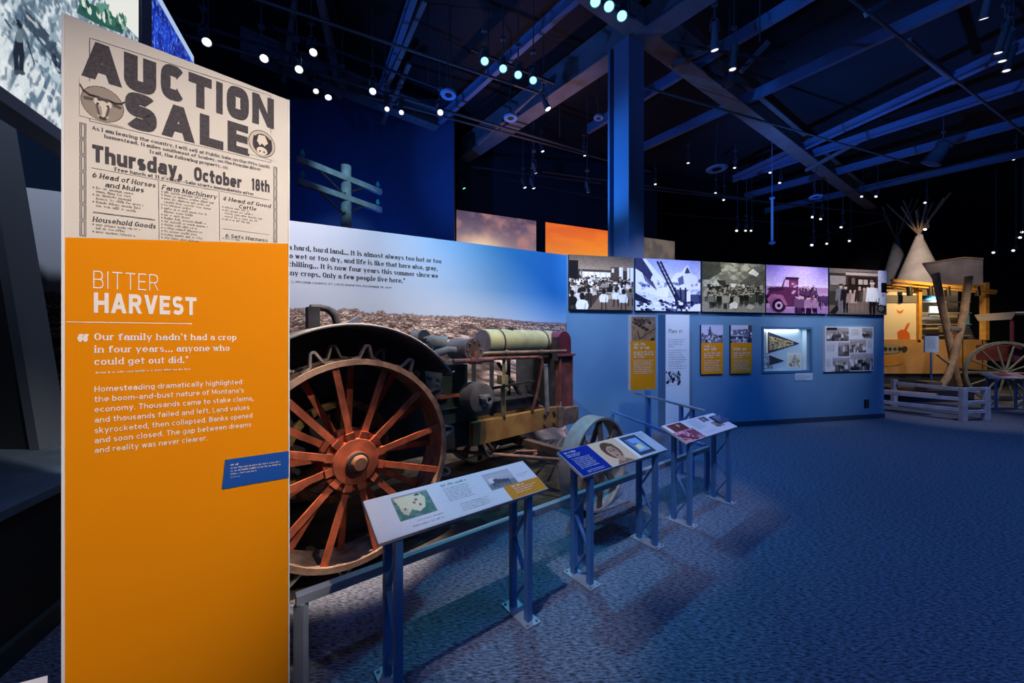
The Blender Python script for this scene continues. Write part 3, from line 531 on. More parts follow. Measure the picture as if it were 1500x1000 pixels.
for u0, vt, vb in ((.041, 2.499, 2.105), (.609, 2.528, 2.186)):   # chain of narrow boxes down either side
    n = 7; hgt = (vt - vb) / n
    for k in range(n):
        a0, a1 = vt - k * hgt - .002, vt - (k + 1) * hgt + .002
        for e in (0, .0036): lrule(u0 + e, a0 - e, u0 + .0135 - e, a0 - e, .0016); lrule(u0 + e, a1 + e, u0 + .0135 - e, a1 + e, .0016); lrule(u0 + e, a0 - e, u0 + e, a1 + e, .0016); lrule(u0 + .0135 - e, a0 - e, u0 + .0135 - e, a1 + e, .0016)
b.build('bill_rules', POSTINK, bill)
b = MB()
for u0, u1, v0, n in ((.078, .225, 2.279, 6), (.078, .222, 2.150, 3), (.252, .40, 2.312, 15), (.436, .594, 2.298, 5), (.436, .53, 2.168, 1)):
    for k in range(n):
        v = v0 - k * .0125
        small_print(b, PF, u0, u0 + (u1 - u0) * rng.uniform(.5, 1), v, .0085, .0018, rng, .035)
        if rng.random() < .8: PF.rect(b, u0 - .008, v, u0 - .005, v + .006, .0018)
b.build('bill_small_print', mat('worn_ink', (.22, .18, .15), .8), bill)
# the two cattle heads on the bill
def cow(cvx, horns):
    w = (40, 34, 34)
    if horns:
        cvx.ell(.5, .52, .47, .47, w); cvx.ell(.5, .52, .455, .455, (158, 142, 128))
        cvx.poly([(.34, .36), (.66, .36), (.70, .5), (.62, .72), (.62, .86), (.54, .93), (.44, .93), (.38, .84), (.40, .70), (.30, .5)], (222, 206, 188))
        for s in (-1, 1):
            cvx.poly([(.5 + s * .2, .42), (.5 + s * .42, .44), (.5 + s * .4, .53), (.5 + s * .22, .5)], (92, 80, 76)); cvx.ell(.5 + s * .11, .54, .035, .03, w)
            cvx.line(.5 + s * .13, .58, .5 + s * .08, .82, .05, (96, 84, 80)); cvx.ell(.5 + s * .05, .86, .025, .02, w)
        for q in ((.4, .36, .22, .37, .06), (.22, .37, .09, .30, .05), (.09, .30, .01, .16, .035), (.6, .37, .78, .40, .06), (.78, .40, .91, .36, .05), (.91, .36, .99, .28, .035)): cvx.line(*q, w)
        cvx.poly([(.36, .34), (.64, .34), (.6, .46), (.5, .42), (.4, .47)], (84, 72, 70)); cvx.ell(.5, .91, .09, .045, (70, 60, 58)); cvx.line(.44, .6, .47, .8, .03, (150, 136, 124))
    else:
        cvx.ell(.5, .5, .48, .48, w); cvx.ell(.5, .5, .455, .455, (205, 188, 170)); cvx.ell(.52, .52, .36, .38, (62, 52, 52))
        cvx.poly([(.38, .2), (.6, .18), (.72, .42), (.6, .56), (.5, .48), (.42, .58), (.32, .44)], (226, 210, 192)); cvx.ell(.5, .76, .19, .14, (226, 210, 192))
        cvx.poly([(.2, .26), (.34, .32), (.3, .44), (.18, .4)], w); cvx.poly([(.84, .26), (.7, .32), (.74, .44), (.86, .4)], w)
        for s in (-1, 1): cvx.ell(.5 + s * .16, .52, .04, .035, w); cvx.ell(.5 + s * .08, .78, .035, .03, w)
    return cvx
for nm, box_, hr in (('longhorn_emblem', (.040, 2.520, .148, 2.648), True), ('shorthorn_emblem', (.5154, 2.552, .616, 2.672), False)):
    c = cow(Canvas(72, 84, (222, 209, 194)), hr); e = c.sheet(nm, PF, *box_, .0026, print_mat('print_matte'), bill)
# text of the orange field
b = MB()
write(b, PF, 'BITTER', .0712, .236, 1.929, .062, SANS_THIN, .002, 1.934); write(b, PF, 'HARVEST', .0724, .3465, 1.8435, .0715, SANS_BOLD, .002, 1.847)
b.build('heading_lettering', WHITEINK, org)
b = MB(); lrule(.010, 1.8094, .332, 1.8125, .0028, .002); b.build('heading_rule', WHITEINK, org)
b = MB(); Q = dict(SERIF_BOLD)
write(b, PF, 'Our family hadn\'t had a crop', .0734, .475, 1.7476, .0245, Q, .002, 1.7472); write(b, PF, 'in four years... anyone who', .0734, .4515, 1.7031, .0245, Q, .002, 1.7024); write(b, PF, 'could get out did.”', .0734, .3216, 1.6605, .0245, Q, .002, 1.658)
write(b, PF, '“', .034, .0625, 1.692, .077, dict(wv=1.6, wh=1.2, gap=.5), .002)
small_print(b, PF, .076, .327, 1.630, .0075, .002, rng)
b.build('quotation_lettering', WHITEINK, org)
b = MB()
for tx, u1, v0, v1 in (('Homesteading dramatically highlighted', .4933, 1.566, 1.5585), ('the boom-and-bust nature of Montana\'s', .5001, 1.5305, 1.5225), ('economy. Thousands came to stake claims,', .5342, 1.4945, 1.485), ('and thousands failed and left. Land values', .5197, 1.4575, 1.4475), ('skyrocketed, then collapsed. Banks opened', .5304, 1.4208, 1.4105), ('and soon closed. The gap between dreams', .5261, 1.386, 1.372), ('and reality was never clearer.', .3791, 1.3512, 1.3405)):
    write(b, PF, tx, .0742, u1, v0, .0205, SANS, .002, v1)
b.build('body_lettering', WHITEINK, org)
b = MB(); b.prism([PF.p(.4263, 1.1285, .001), PF.p(.6685, 1.1153, .001), PF.p(.6685, 1.2378, .001), PF.p(.4372, 1.2478, .001)], PF.n * .003); lab = b.build('blue_label', LABELB, t)
lab['label'] = 'blue slanted label'
b = MB()
for k, (u1, hh) in enumerate(((.482, .0085), (.634, .006), (.636, .006), (.548, .006), (.487, .004))):
    small_print(b, PF, .4548, u1, 1.2195 - k * .0125, hh, .0048, rng, -.07)
b.build('label_lettering', WHITEINK, lab)
# ---------------------------------------------------------------- photo wall
PRINT = print_mat('print_satin', .5); NAVYF = mat('panel_side', (.03, .04, .07), .6)
def crowd(c, n, x0, y0, x1, y1, h0, h1, coats, legs, skins, hats=(), order=True):
    pts = sorted([(c.rng.uniform(y0, y1), c.rng.uniform(x0, x1)) for _ in range(n)])
    for y, x in pts:
        k = (y - y0) / (y1 - y0 + 1e-6); h = h0 + (h1 - h0) * k
        c.person(x, y, h, coats[c.rng.integers(len(coats))], legs[c.rng.integers(len(legs))], skins[c.rng.integers(len(skins))], hats[c.rng.integers(len(hats))] if hats and c.rng.random() < .6 else None)
def mess_hall(c):
    c.grad((96, 86, 78), (150, 134, 118), 0, .26); c.rect(0, .26, 1, 1, (74, 66, 62)); c.poly([(.3, 1), (.55, .62), (1, .55), (1, 1)], (122, 104, 90))
    c.rect(.16, .3, .64, .46, (206, 198, 188)); c.rect(.64, .2, .76, .46, (84, 72, 64)); c.rect(.0, .1, .14, .6, (34, 32, 34)); c.rect(.18, .26, .2, .5, (120, 110, 104))
    for x in (.24, .32, .41, .5, .58): c.rect(x, .31, x + .05, .4, (236, 232, 226)); c.rect(x, .4, x + .06, .42, (96, 88, 82))
    c.rect(.77, .2, .83, .44, (245, 242, 236)); c.rect(.9, .2, 1, .46, (248, 246, 240)); c.line(.94, .2, .94, .46, .015, (130, 116, 104)); c.rect(.655, .22, .69, .3, (220, 212, 200))
    for y, h in ((.47, .09), (.52, .1), (.57, .11), (.62, .13), (.68, .15)):
        c.rect(.08, y - .01, .98, y + .012, (176, 166, 156), .6)
        for k in range(int(2.4 / h)):
            x = c.rng.uniform(.02, .98)
            if y > .6 and .42 < x < .6: continue
            c.bust(x, y + c.rng.uniform(-.02, .03), h * c.rng.uniform(.85, 1.15), [(226, 220, 212), (198, 190, 182), (44, 40, 40), (92, 82, 76), (236, 232, 226), (150, 140, 130)][c.rng.integers(6)], (50, 42, 38), back=c.rng.random() < .55)
            if c.rng.random() < .5: c.ell(x + .03, y + .015, .012, .008, (238, 234, 228))
    c.poly([(.58, .72), (1, .66), (1, .72), (.62, .8)], (170, 156, 142)); c.poly([(0, .72), (.4, .66), (.42, .72), (0, .84)], (188, 178, 166))
    for x, y, h, sh in ((.30, .82, .22, (60, 54, 52)), (.16, .84, .24, (206, 200, 194)), (.53, .86, .26, (222, 216, 210)), (.72, .80, .22, (228, 222, 216)), (.84, .86, .27, (236, 230, 226)), (.95, .78, .2, (120, 110, 102)), (.05, .92, .28, (40, 38, 40)), (.2, 1.02, .34, (228, 224, 222))):
        c.bust(x, y, h, sh, (44, 36, 34)); c.line(x - .03, y, x - .035, y + .13, .018, (40, 34, 32)); c.line(x + .03, y, x + .035, y + .13, .018, (40, 34, 32))
    c.grain(7)
def snow_works(c):
    c.grad((150, 156, 206), (214, 218, 240), 0, .5); n = c.fbm(7, 7, 5); c.rect(0, .42, 1, 1, (206, 210, 232))
    c.poly([(.5, .46), (.6, .27), (.7, .24), (.76, .12), (.8, .1), (.86, .26), (.93, .3), (1, .48), (1, .56), (.5, .56)], (222, 226, 242)); c.poly([(.76, .2), (.79, .13), (.84, .25), (.75, .26)], (70, 74, 106)); c.poly([(.64, .36), (.72, .3), (.74, .46), (.66, .5)], (96, 100, 138))
    c.poly([(0, 0), (.16, .02), (.5, .5), (.5, .75), (0, .62)], (226, 230, 244)); c.poly([(0, 0), (.1, 0), (.26, .3), (.22, .42), (.1, .28), (0, .2)], (64, 66, 98))
    for k in range(6): c.line(.1 + .03 * k, .24 + .04 * k, .16 + .03 * k, .44 + .03 * k, .018, (50, 52, 84))
    c.mix(np.clip((n - .54) * 7, 0, 1) * (c.Y > .36), (84, 90, 132)); c.poly([(0, .68), (.3, .8), (.5, 1), (0, 1)], (206, 212, 236)); c.poly([(0, .66), (.26, .84), (.2, .9), (0, .8)], (40, 42, 72))
    for k in (0, .05): c.line(.33 + k, .06, .68 + k, .94, .035, (20, 22, 46))
    for k in range(12): c.line(.33 + .03 * k, .09 + .075 * k, .4 + .03 * k, .07 + .075 * k, .012, (20, 22, 46))
    for x in (.6, .68, .76): c.line(x, .55, x + .02, 1, .03, (28, 30, 56))
    c.rect(.62, .58, .8, .9, (34, 36, 66), .7); c.rect(.84, .66, 1, .9, (40, 50, 92), .8); c.rect(.78, .6, .84, .86, (232, 236, 248)); c.speck(70, .05, .8, .95, 1, .008, .03, [(30, 32, 60), (232, 236, 250), (70, 74, 110)], 1.6)
    c.poly([(.8, 1), (.9, .86), (1, .84), (1, 1)], (240, 242, 252)); c.grain(6)
def camp_group(c):
    n = c.fbm(9, 9, 5); c.grad((104, 104, 92), (128, 126, 110)); c.mix(np.clip((n - .46) * 5, 0, 1) * (c.Y < .5), (168, 166, 148)); c.poly([(0, 0), (.28, 0), (.3, .2), (.1, .36), (0, .36)], (62, 64, 54), .8)
    c.poly([(.55, .44), (.75, .24), (1, .12), (1, .5), (.55, .5)], (84, 84, 74), .85); c.poly([(.72, .2), (.8, .1), (.9, .2), (.86, .26)], (206, 206, 196)); c.rect(0, .8, 1, 1, (140, 134, 120))
    c.poly([(.1, .5), (.22, .36), (.36, .36), (.28, .5)], (190, 188, 174)); c.poly([(.22, .36), (.36, .36), (.38, .5), (.3, .5)], (60, 60, 52)); c.poly([(.4, .5), (.44, .42), (.55, .42), (.5, .5)], (206, 204, 190)); c.poly([(.54, .5), (.56, .43), (.66, .43), (.67, .5)], (214, 212, 200))
    crowd(c, 90, .04, .6, .96, .95, .2, .3, [(50, 54, 44), (78, 80, 66), (112, 110, 94), (36, 38, 32), (150, 146, 128)], [(46, 50, 42), (66, 66, 54), (30, 32, 28)], [(176, 160, 140), (150, 134, 116)], [(70, 66, 54), (40, 40, 34)])
    c.poly([(.42, .84), (.5, .78), (.56, .82), (.55, .92), (.43, .93)], (214, 206, 190)); c.ell(.76, .88, .06, .05, (170, 164, 150)); c.grain(10)
def truck_photo(c):
    c.grad((128, 112, 190), (214, 196, 226), 0, .46); c.mix(np.exp(-((c.X - .6) / .35) ** 2 - ((c.Y - .1) / .35) ** 2) * .6, (226, 206, 226)); c.rect(0, .44, 1, .56, (168, 132, 168)); c.rect(0, .54, 1, 1, (176, 140, 172)); c.poly([(.0, .9), (1, .86), (1, 1), (0, 1)], (150, 118, 156))
    D, M_, L_ = (46, 22, 48), (92, 48, 78), (150, 96, 126)
    c.poly([(.02, .6), (.06, .5), (.24, .46), (.28, .3), (.32, .26), (.51, .26), (.51, .86), (.32, .86), (.3, .78), (.04, .8)], M_); c.poly([(.02, .5), (.06, .47), (.26, .45), (.28, .52), (.06, .56)], (70, 36, 64)); c.rect(.3, .24, .52, .28, D); c.poly([(.3, .3), (.36, .3), (.36, .45), (.27, .45)], (196, 160, 190)); c.poly([(.38, .32), (.48, .32), (.48, .46), (.38, .46)], (122, 70, 100))
    for x, y in ((.4, .36), (.43, .42), (.42, .52), (.46, .4), (.4, .55)): c.rect(x, y, x + .045, y + .035, (196, 150, 176))
    c.ell(.19, .83, .13, .17, (128, 84, 118)); c.ell(.2, .84, .105, .14, D); c.ell(.2, .84, .06, .08, (190, 160, 184)); c.ell(.2, .84, .03, .04, D); c.rect(.0, .62, .04, .8, D); c.poly([(.02, .7), (.1, .6), (.26, .62), (.34, .82), (.3, .84), (.22, .7), (.12, .68), (.04, .8)], L_)
    c.rect(.52, .46, .74, .8, (110, 68, 98)); [c.line(.52, y, .74, y, .02, D) for y in (.5, .6, .7)]
    crowd(c, 16, .55, .62, .8, .74, .22, .24, [(206, 186, 204), (86, 56, 84), (58, 36, 62)], [D], [(190, 150, 160)], [(70, 44, 70)]); crowd(c, 12, .44, .94, .82, 1.06, .34, .42, [(60, 40, 66), (98, 74, 100), (150, 116, 140)], [D, (72, 48, 74)], [(190, 150, 160)], [(50, 30, 54)])
    crowd(c, 8, .84, .8, .99, .86, .24, .28, [(104, 78, 112), (80, 56, 90)], [(70, 50, 80)], [(190, 156, 176)]); c.line(.8, .46, .88, .9, .02, D); c.grain(6)
def depot_photo(c):
    c.rect(0, 0, 1, 1, (62, 56, 52)); c.rect(0, 0, 1, .1, (120, 108, 102)); c.rect(.02, .16, .28, .36, (146, 138, 132)); c.rect(.0, .36, .28, .5, (90, 82, 78)); c.rect(.28, .06, .84, .5, (74, 58, 52)); c.rect(.28, .08, .84, .14, (176, 158, 150)); c.rect(.32, .17, .8, .8, (44, 34, 32))
    c.rect(.5, .22, .66, .34, (176, 160, 146)); c.line(.58, .22, .58, .34, .02, (60, 48, 44)); c.rect(.38, .2, .44, .34, (116, 96, 86)); c.rect(.7, .22, .76, .36, (132, 112, 100)); c.rect(.84, .0, 1, .62, (206, 204, 214)); c.rect(.9, .28, 1, .5, (30, 28, 30)); c.rect(0, .8, 1, 1, (104, 94, 88)); c.poly([(0, .98), (.12, .8), (.2, .84), (.1, 1)], (40, 36, 34))
    for x, h, co in ((.2, .62, (110, 106, 112)), (.28, .6, (36, 32, 36)), (.36, .5, (140, 124, 116)), (.44, .5, (176, 152, 138)), (.52, .58, (56, 48, 48)), (.6, .56, (88, 74, 68))): c.person(x, .96, h, co, (124, 108, 98) if x > .3 else co, (182, 154, 136), (34, 30, 32) if x < .3 else None)
    c.person(.66, .98, .6, (150, 132, 120), (120, 104, 94), (182, 154, 136)); c.person(.74, 1.02, .74, (226, 222, 220), (34, 30, 32), (176, 146, 128), (196, 186, 176)); c.person(.93, .98, .46, (214, 208, 204), (60, 52, 50), (182, 154, 136)); c.ell(.9, .86, .08, .09, (44, 38, 38)); c.ell(.9, .86, .05, .06, (120, 108, 102)); c.grain(7)
PHOTOS = (('indoor photograph of a crowded dining hall with white shirted diners', mess_hall, .026, 1.292), ('bluish photograph of a steep chute and snowy peaks', snow_works, 1.335, 2.728), ('photograph of a big group posing outdoors before white tents', camp_group, 2.765, 4.235), ('purple tinted photograph of an old truck loaded with men', truck_photo, 4.262, 5.842), ('photograph of a man in a white shirt and others by a railway car', depot_photo, 5.874, 7.475))
for lb, fn, u0, u1 in PHOTOS:
    t = thing('wall_photograph', lb, 'photograph', WA.p(u0, 2.29, 0), 'row of large photographs on the blue wall')
    b = MB(); WA.slab(b, u0, 2.292, u1, 3.268, .0, .05); b.build('mounting_board', NAVYF, t)
    c = Canvas(int(150 * (u1 - u0) / 1.4), 116, seed=7); fn(c); c.a *= (1.04 + .16 * (c.fbm(50, 44, 2) - .5))[..., None]; c.a = (c.a - 120) * 1.2 + 122; c.sheet('printed_photograph', WA, u0, 2.292, u1, 3.268, .052, PRINT, t)
# orange text signs
RUST = mat('rust_orange_print', (.80, .27, .004), .7, spec=.15); SMALLW = mat('cream_ink', (.8, .72, .6), .6)
def farm_photo(c, k):
    if k == 0:
        c.grad((150, 122, 104), (186, 158, 132), 0, .4); c.rect(0, .34, 1, 1, (170, 128, 92)); c.mix(np.clip((c.fbm(8, 8) - .5) * 4, 0, .5), (120, 84, 58)); c.speck(26, .06, .12, .8, .3, .03, .07, [(66, 44, 34), (90, 62, 46), (120, 90, 70)]); c.line(.26, .6, .34, .94, .035, (52, 34, 26)); c.line(.34, .92, .95, .5, .03, (52, 34, 26)); c.ell(.86, .95, .08, .07, (60, 40, 30))
        for i in range(4): c.ell(.2 + .14 * i, .3 + .08 * i, .09, .06, (64, 44, 34))
    elif k == 1:
        c.grad((186, 188, 224), (206, 204, 226)); c.rect(0, .55, 1, 1, (120, 118, 140)); c.poly([(.3, .6), (.38, .12), (.42, .1), (.5, .6)], (84, 84, 112)); c.line(.4, .1, .4, .8, .03, (40, 40, 60)); c.line(.3, .3, .7, .62, .03, (52, 52, 76)); c.speck(50, .02, .5, .98, .95, .03, .08, [(44, 44, 62), (206, 206, 226), (90, 88, 110)])
    else:
        c.grad((200, 202, 226), (160, 162, 190)); c.poly([(.1, .3), (.8, .22), (.86, .52), (.14, .56)], (96, 98, 124)); c.rect(.82, .0, 1, 1, (30, 32, 48), .8); c.rect(0, .62, 1, .78, (60, 62, 84)); c.speck(40, .02, .3, .98, .95, .03, .09, [(40, 42, 60), (214, 216, 232), (110, 112, 136)])
    c.grain(6)
def text_sign(fr, t, u0, v0, u1, v1, frac, kind, d, rngs):
    """photo above an orange field of text"""
    w, h = u1 - u0, v1 - v0; vm = v0 + h * frac; rg = random.Random(rngs)
    b = MB(); fr.rect(b, u0, v0, u1, vm, d); f = b.build('orange_text_field', RUST, t)
    c = Canvas(44, int(44 * (v1 - vm) / w), seed=rngs); farm_photo(c, kind); c.sheet('printed_photograph', fr, u0 + (.03 * w if kind == 0 else 0), vm, u1, v1 - (.02 * h if kind == 0 else 0), d + .001, PRINT, t)
    b = MB(); v = vm - .075 * w * 2.2
    for k, (hh, e) in enumerate(((.10, .48), (.14, .6))):
        if kind != 2 or k == 1: small_print(b, fr, u0 + .12 * w, u0 + (.12 + e) * w, v, hh * w * .9, d + .001, rg)
        v -= .135 * w
    b.build('heading_lettering', SMALLW, f); b = MB()
    for k in range(3): small_print(b, fr, u0 + .12 * w, u0 + w * (.92 if k < 2 else .55), v, .07 * w, d + .001, rg); v -= .085 * w
    v -= .03 * w; b.build('summary_lettering', SMALLW, f); b = MB()
    for k in range(8 if kind == 0 else 7): small_print(b, fr, u0 + .12 * w, u0 + w * rg.uniform(.8, .93), v, .042 * w, d + .001, rg); v -= .066 * w
    b.build('body_lettering', SMALLW, f)
for k, (lb, u0, u1) in enumerate((('orange wall sign under a small photo of tall mast, beside text column', 2.754, 3.25), ('orange wall sign under a small photo of wreckage, beside display case', 3.43, 3.925))):
    t = thing('wall_sign', lb, 'sign', WA.p(u0, 1.073, 0), 'orange signs on the blue wall')
    b = MB(); WA.slab(b, u0, 1.073, u1, 2.035, 0, .04); b.build('mounting_board', NAVYF, t); text_sign(WA, t, u0, 1.073, u1, 2.035, .635, k + 1, .041, 5 + k)
# white text column standing in front of the wall
t = thing('text_column', 'tall white text column with small photo standing against blue wall', 'display column', WA.p(2.09, 0, .117))
b = MB(); WA.slab(b, 1.84, 0, 2.342, 2.21, .0, .23); b.build('column_box', mat('column_side_shade', (.10, .17, .28), .6), t)  # box sides coloured dark to paint in their shadow
b = MB(); WA.rect(b, 1.84, 0, 2.342, 2.21, .232); f = b.build('white_front', mat('white_laminate', (.66, .72, .80), .5), t)
b = MB(); rg = random.Random(11); small_print(b, WA, 1.90, 2.2, 1.87, .075, .234, rg); 
for k in range(14): small_print(b, WA, 1.90, 2.25 + rg.uniform(-.1, .06) - (.12 if 2 < k < 4 else 0), 1.74 - k * .042 - (.03 if k > 3 else 0), .02, .234, rg)
b.build('column_lettering', mat('brown_ink', (.30, .22, .17), .7), f)
c = Canvas(34, 30, (206, 212, 226), 3); c.speck(60, .02, .1, .9, .9, .03, .12, [(50, 50, 62), (90, 90, 104), (190, 194, 206), (30, 30, 40)]); c.sheet('small_photograph', WA, 1.845, .90, 2.17, 1.18, .235, PRINT, f)
# recessed case with pennants
t = thing('display_case', 'blue wall display case holding pennants behind glass', 'display case', WA.p(4.2, 1.06, 0))
CASE = mat('case_lining', (.42, .55, .66), .6); b = MB()
u0, u1, v0, v1, dp = 4.2, 5.48, 1.06, 2.012, .02
WA.slab(b, 4.23, 1.09, 5.45, 1.985, -.2, -.10); back = b.build('case_back', CASE, t)
b = MB()
for q in ((4.232, 1.09, 4.24, 1.985), (5.44, 1.09, 5.448, 1.985), (4.24, 1.09, 5.44, 1.098), (4.24, 1.977, 5.44, 1.985)): WA.slab(b, *q, -.10, .0)
b.build('case_lining', CASE, t)
b = MB()
for q in ((u0, v0, u0 + .045, v1), (u1 - .045, v0, u1, v1), (u0 + .045, v0, u1 - .045, v0 + .045), (u0 + .045, v1 - .045, u1 - .045, v1)): WA.slab(b, *q, .0, dp)
b.build('case_frame', mat('case_frame', (.05, .16, .30), .45), t)
gm = bpy.data.materials.new('case_glass'); gm.use_nodes = True; nt = gm.node_tree; nt.nodes.clear()
out = nt.nodes.new('ShaderNodeOutputMaterial'); mx = nt.nodes.new('ShaderNodeMixShader'); tr = nt.nodes.new('ShaderNodeBsdfTransparent'); gl = nt.nodes.new('ShaderNodeBsdfGlossy'); gl.inputs['Roughness'].default_value = .03
tr.inputs['Color'].default_value = (.93, .96, .97, 1); mx.inputs['Fac'].default_value = .05; nt.links.new(tr.outputs[0], mx.inputs[1]); nt.links.new(gl.outputs[0], mx.inputs[2]); nt.links.new(mx.outputs[0], out.inputs[0])
b = MB(); WA.slab(b, u0 + .04, v0 + .04, u1 - .04, v1 - .04, dp - .012, dp - .006); b.build('case_glass', gm, t)
b = MB(); WA.slab(b, u1 - .13, v0 + .05, u1 - .12, v1 - .05, -.0980, -.01); b.build('case_divider', mat('case_acrylic', (.55, .70, .82), .3), t)
l = bpy.data.lights.new('case_lamp', 'AREA'); lo = bpy.data.objects.new('case_lamp', l); COL.objects.link(lo); l.shape = 'RECTANGLE'; l.size = .9; l.size_y = .04; l.energy = 3.2; l.color = (.9, .95, 1)
lo.location = WA.p(4.8, v1 - .045, -.06); lo.rotation_euler = (0, 0, math.atan2(.2124, .9772))
def pennant(lb, pts, m, trim, deco):
    t = thing('pennant', lb, 'pennant', WA.p(*pts[0], -.0960), 'pennants in the display case'); b = MB(); b.prism([WA.p(u, v, -.0960) for u, v in pts], WA.n * .006); b.build('felt', m, t)
    b = MB(); (a0, a1), (c0, c1) = pts[0], pts[2]; b.prism([WA.p(a0, a1, -.0890), WA.p(a0 + .055, a1 - .02, -.0890), WA.p(c0 + .055, c1 + .02, -.0890), WA.p(c0, c1, -.0890)], WA.n * .002); b.build('binding', trim, t)
    if deco:
        c = Canvas(76, 40, (22, 30, 66), 4); n = c.fbm(16, 9, 3); c.mix(np.clip((n - .42) * 9, 0, 1), (196, 184, 120)); c.mix(np.clip((c.fbm(14, 8, 3) - .55) * 9, 0, 1), (186, 96, 70)); c.mix(np.clip((c.fbm(14, 8, 3) - .6) * 9, 0, 1), (90, 150, 120))
        fr = Frame(WA.p(pts[0][0] + .09, 1.67, -.0875), WA.u - WA.v * .03, WA.v); c2 = c
        # keep the painted strip inside the felt: it narrows with the pennant
        o = c2.sheet('painted_scene', fr, 0, -.155, .62, .155, 0, PRINT, t)
        for v in o.data.vertices:
            q = v.co + ORG[o] - fr.o; u = q.dot(fr.u); k = 1 - .78 * u / .62; v.co += fr.v * (q.dot(fr.v) * (k - 1))
pennant('large navy felt pennant painted with a colourful scene in display case', [(4.40, 1.93), (5.27, 1.665), (4.40, 1.45)], mat('navy_felt', (.012, .018, .06), .95), mat('cream_felt', (.75, .70, .58), .9), True)
pennant('small dark felt pennant below the large one in display case', [(4.50, 1.42), (4.88, 1.30), (4.51, 1.215)], mat('black_felt', (.02, .022, .045), .95), mat('dark_binding', (.03, .03, .05), .9), False)
c = Canvas(34, 30, (214, 206, 186), 5); c.line(.2, .9, .5, .1, .05, (90, 100, 110)); c.line(.5, .1, .8, .9, .05, (90, 100, 110)); c.line(.3, .6, .75, .6, .04, (120, 120, 110)); c.speck(40, .1, .3, .9, .95, .02, .06, [(120, 126, 120), (170, 160, 140), (92, 100, 110)])
t = thing('picture_card', 'cream printed card in lower corner of display case', 'card', WA.p(4.86, 1.15, -.1)); b = MB(); WA.slab(b, 4.955, 1.15, 5.32, 1.452, -.0980, -.0880); b.build('card_board', WHITEM, t); c.sheet('card_print', WA, 4.965, 1.16, 5.31, 1.442, -.0870, PRINT, t)
c = Canvas(20, 26, (150, 160, 172), 6); c.speck(20, .1, .1, .9, .9, .05, .12, [(110, 118, 130), (186, 192, 200)]); t = thing('picture_card', 'grey printed card behind small pennant in display case', 'card', WA.p(4.25, 1.12, -.1)); b = MB(); WA.slab(b, 4.33, 1.12, 4.60, 1.42, -.0995, -.0980); b.build('card_board', WHITEM, t); c.sheet('card_print', WA, 4.335, 1.125, 4.595, 1.415, -.0975, PRINT, t)
t = thing('case_caption', 'pale caption plate below the display case', 'label', WA.p(5.034, .89, 0)); b = MB(); WA.slab(b, 5.034, .89, 5.488, 1.048, 0, .012); b.build('plate', mat('pale_plate', (.45, .58, .72), .5), t)
b = MB(); rg = random.Random(3); [small_print(b, WA, 5.06, 5.06 + e, 1.0 - k * .03, .014, .0135, rg) for k, e in enumerate((.2, .36, .38, .26))]; b.build('caption_lettering', INK, t)
# collage of seven photographs
t = thing('photo_collage', 'square white board with seven group photographs on blue wall', 'photograph', WA.p(5.775, 1.06, 0)); u0, v0, u1, v1 = 5.775, 1.062, 7.106, 2.023
b = MB(); WA.slab(b, u0, v0, u1, v1, 0, .045); b.build('mounting_board', mat('collage_board', (.70, .70, .74), .5), t)
LG = [(226, 224, 226), (60, 56, 58), (110, 104, 106), (36, 34, 38), (176, 170, 170)]
for k, (x0, y0, x1, y1) in enumerate(((.02, .02, .48, .32), (.76, .02, .98, .26), (.5, .28, .84, .58), (.26, .35, .49, .66), (.15, .69, .5, 1), (.51, .6, .99, .98))):
    c = Canvas(max(14, int(70 * (x1 - x0))), max(14, int(56 * (y1 - y0))), (120, 114, 118), 20 + k); c.grad((180, 176, 182), (90, 84, 88)); crowd(c, 34 if k != 3 else 3, .04, .6, .96, 1.1, .35, .6 if k != 3 else .95, LG, LG, [(196, 176, 164)]); c.grain(9)
    if k == 3: c.rect(.55, .2, 1, 1, (90, 70, 74), .6)
    c.sheet('group_photograph', WA, u0 + x0 * (u1 - u0), v1 - y1 * (v1 - v0), u0 + x1 * (u1 - u0), v1 - y0 * (v1 - v0), .0465, PRINT, t)
b = MB(); rg = random.Random(8)
for x, y, n, e in ((.53, .05, 5, .2), (.03, .37, 6, .2), (.88, .3, 6, .1), (.02, .72, 6, .1)):
    for k in range(n): small_print(b, WA, u0 + x * 1.33, u0 + (x + e * rg.uniform(.7, 1)) * 1.33, v1 - (y + .03 * k + .02) * .96, .013, .0465, rg)
b.build('collage_lettering', INK, t)
for x0, y0, x1, y1 in ((.03, .02, .24, .08), (.51, .91, .7, .98)):
    b = MB(); WA.rect(b, u0 + x0 * 1.33, v1 - y1 * .96, u0 + x1 * 1.33, v1 - y0 * .96, .048); b.build('dark_tab', INK, t)
t = thing('wall_outlet', 'dark electrical outlet low on the blue wall', 'outlet', WA.p(6.96, .34, 0)); b = MB(); WA.slab(b, 6.905, .25, 7.03, .43, 0, .012); b.build('cover_plate', BLACK, t); 
for z in (.275, .355): b = MB(); WA.slab(b, 6.94, z, 6.995, z + .05, .012, .016); b.build('socket', mat('dark_plastic', (.03, .03, .035), .4), t)
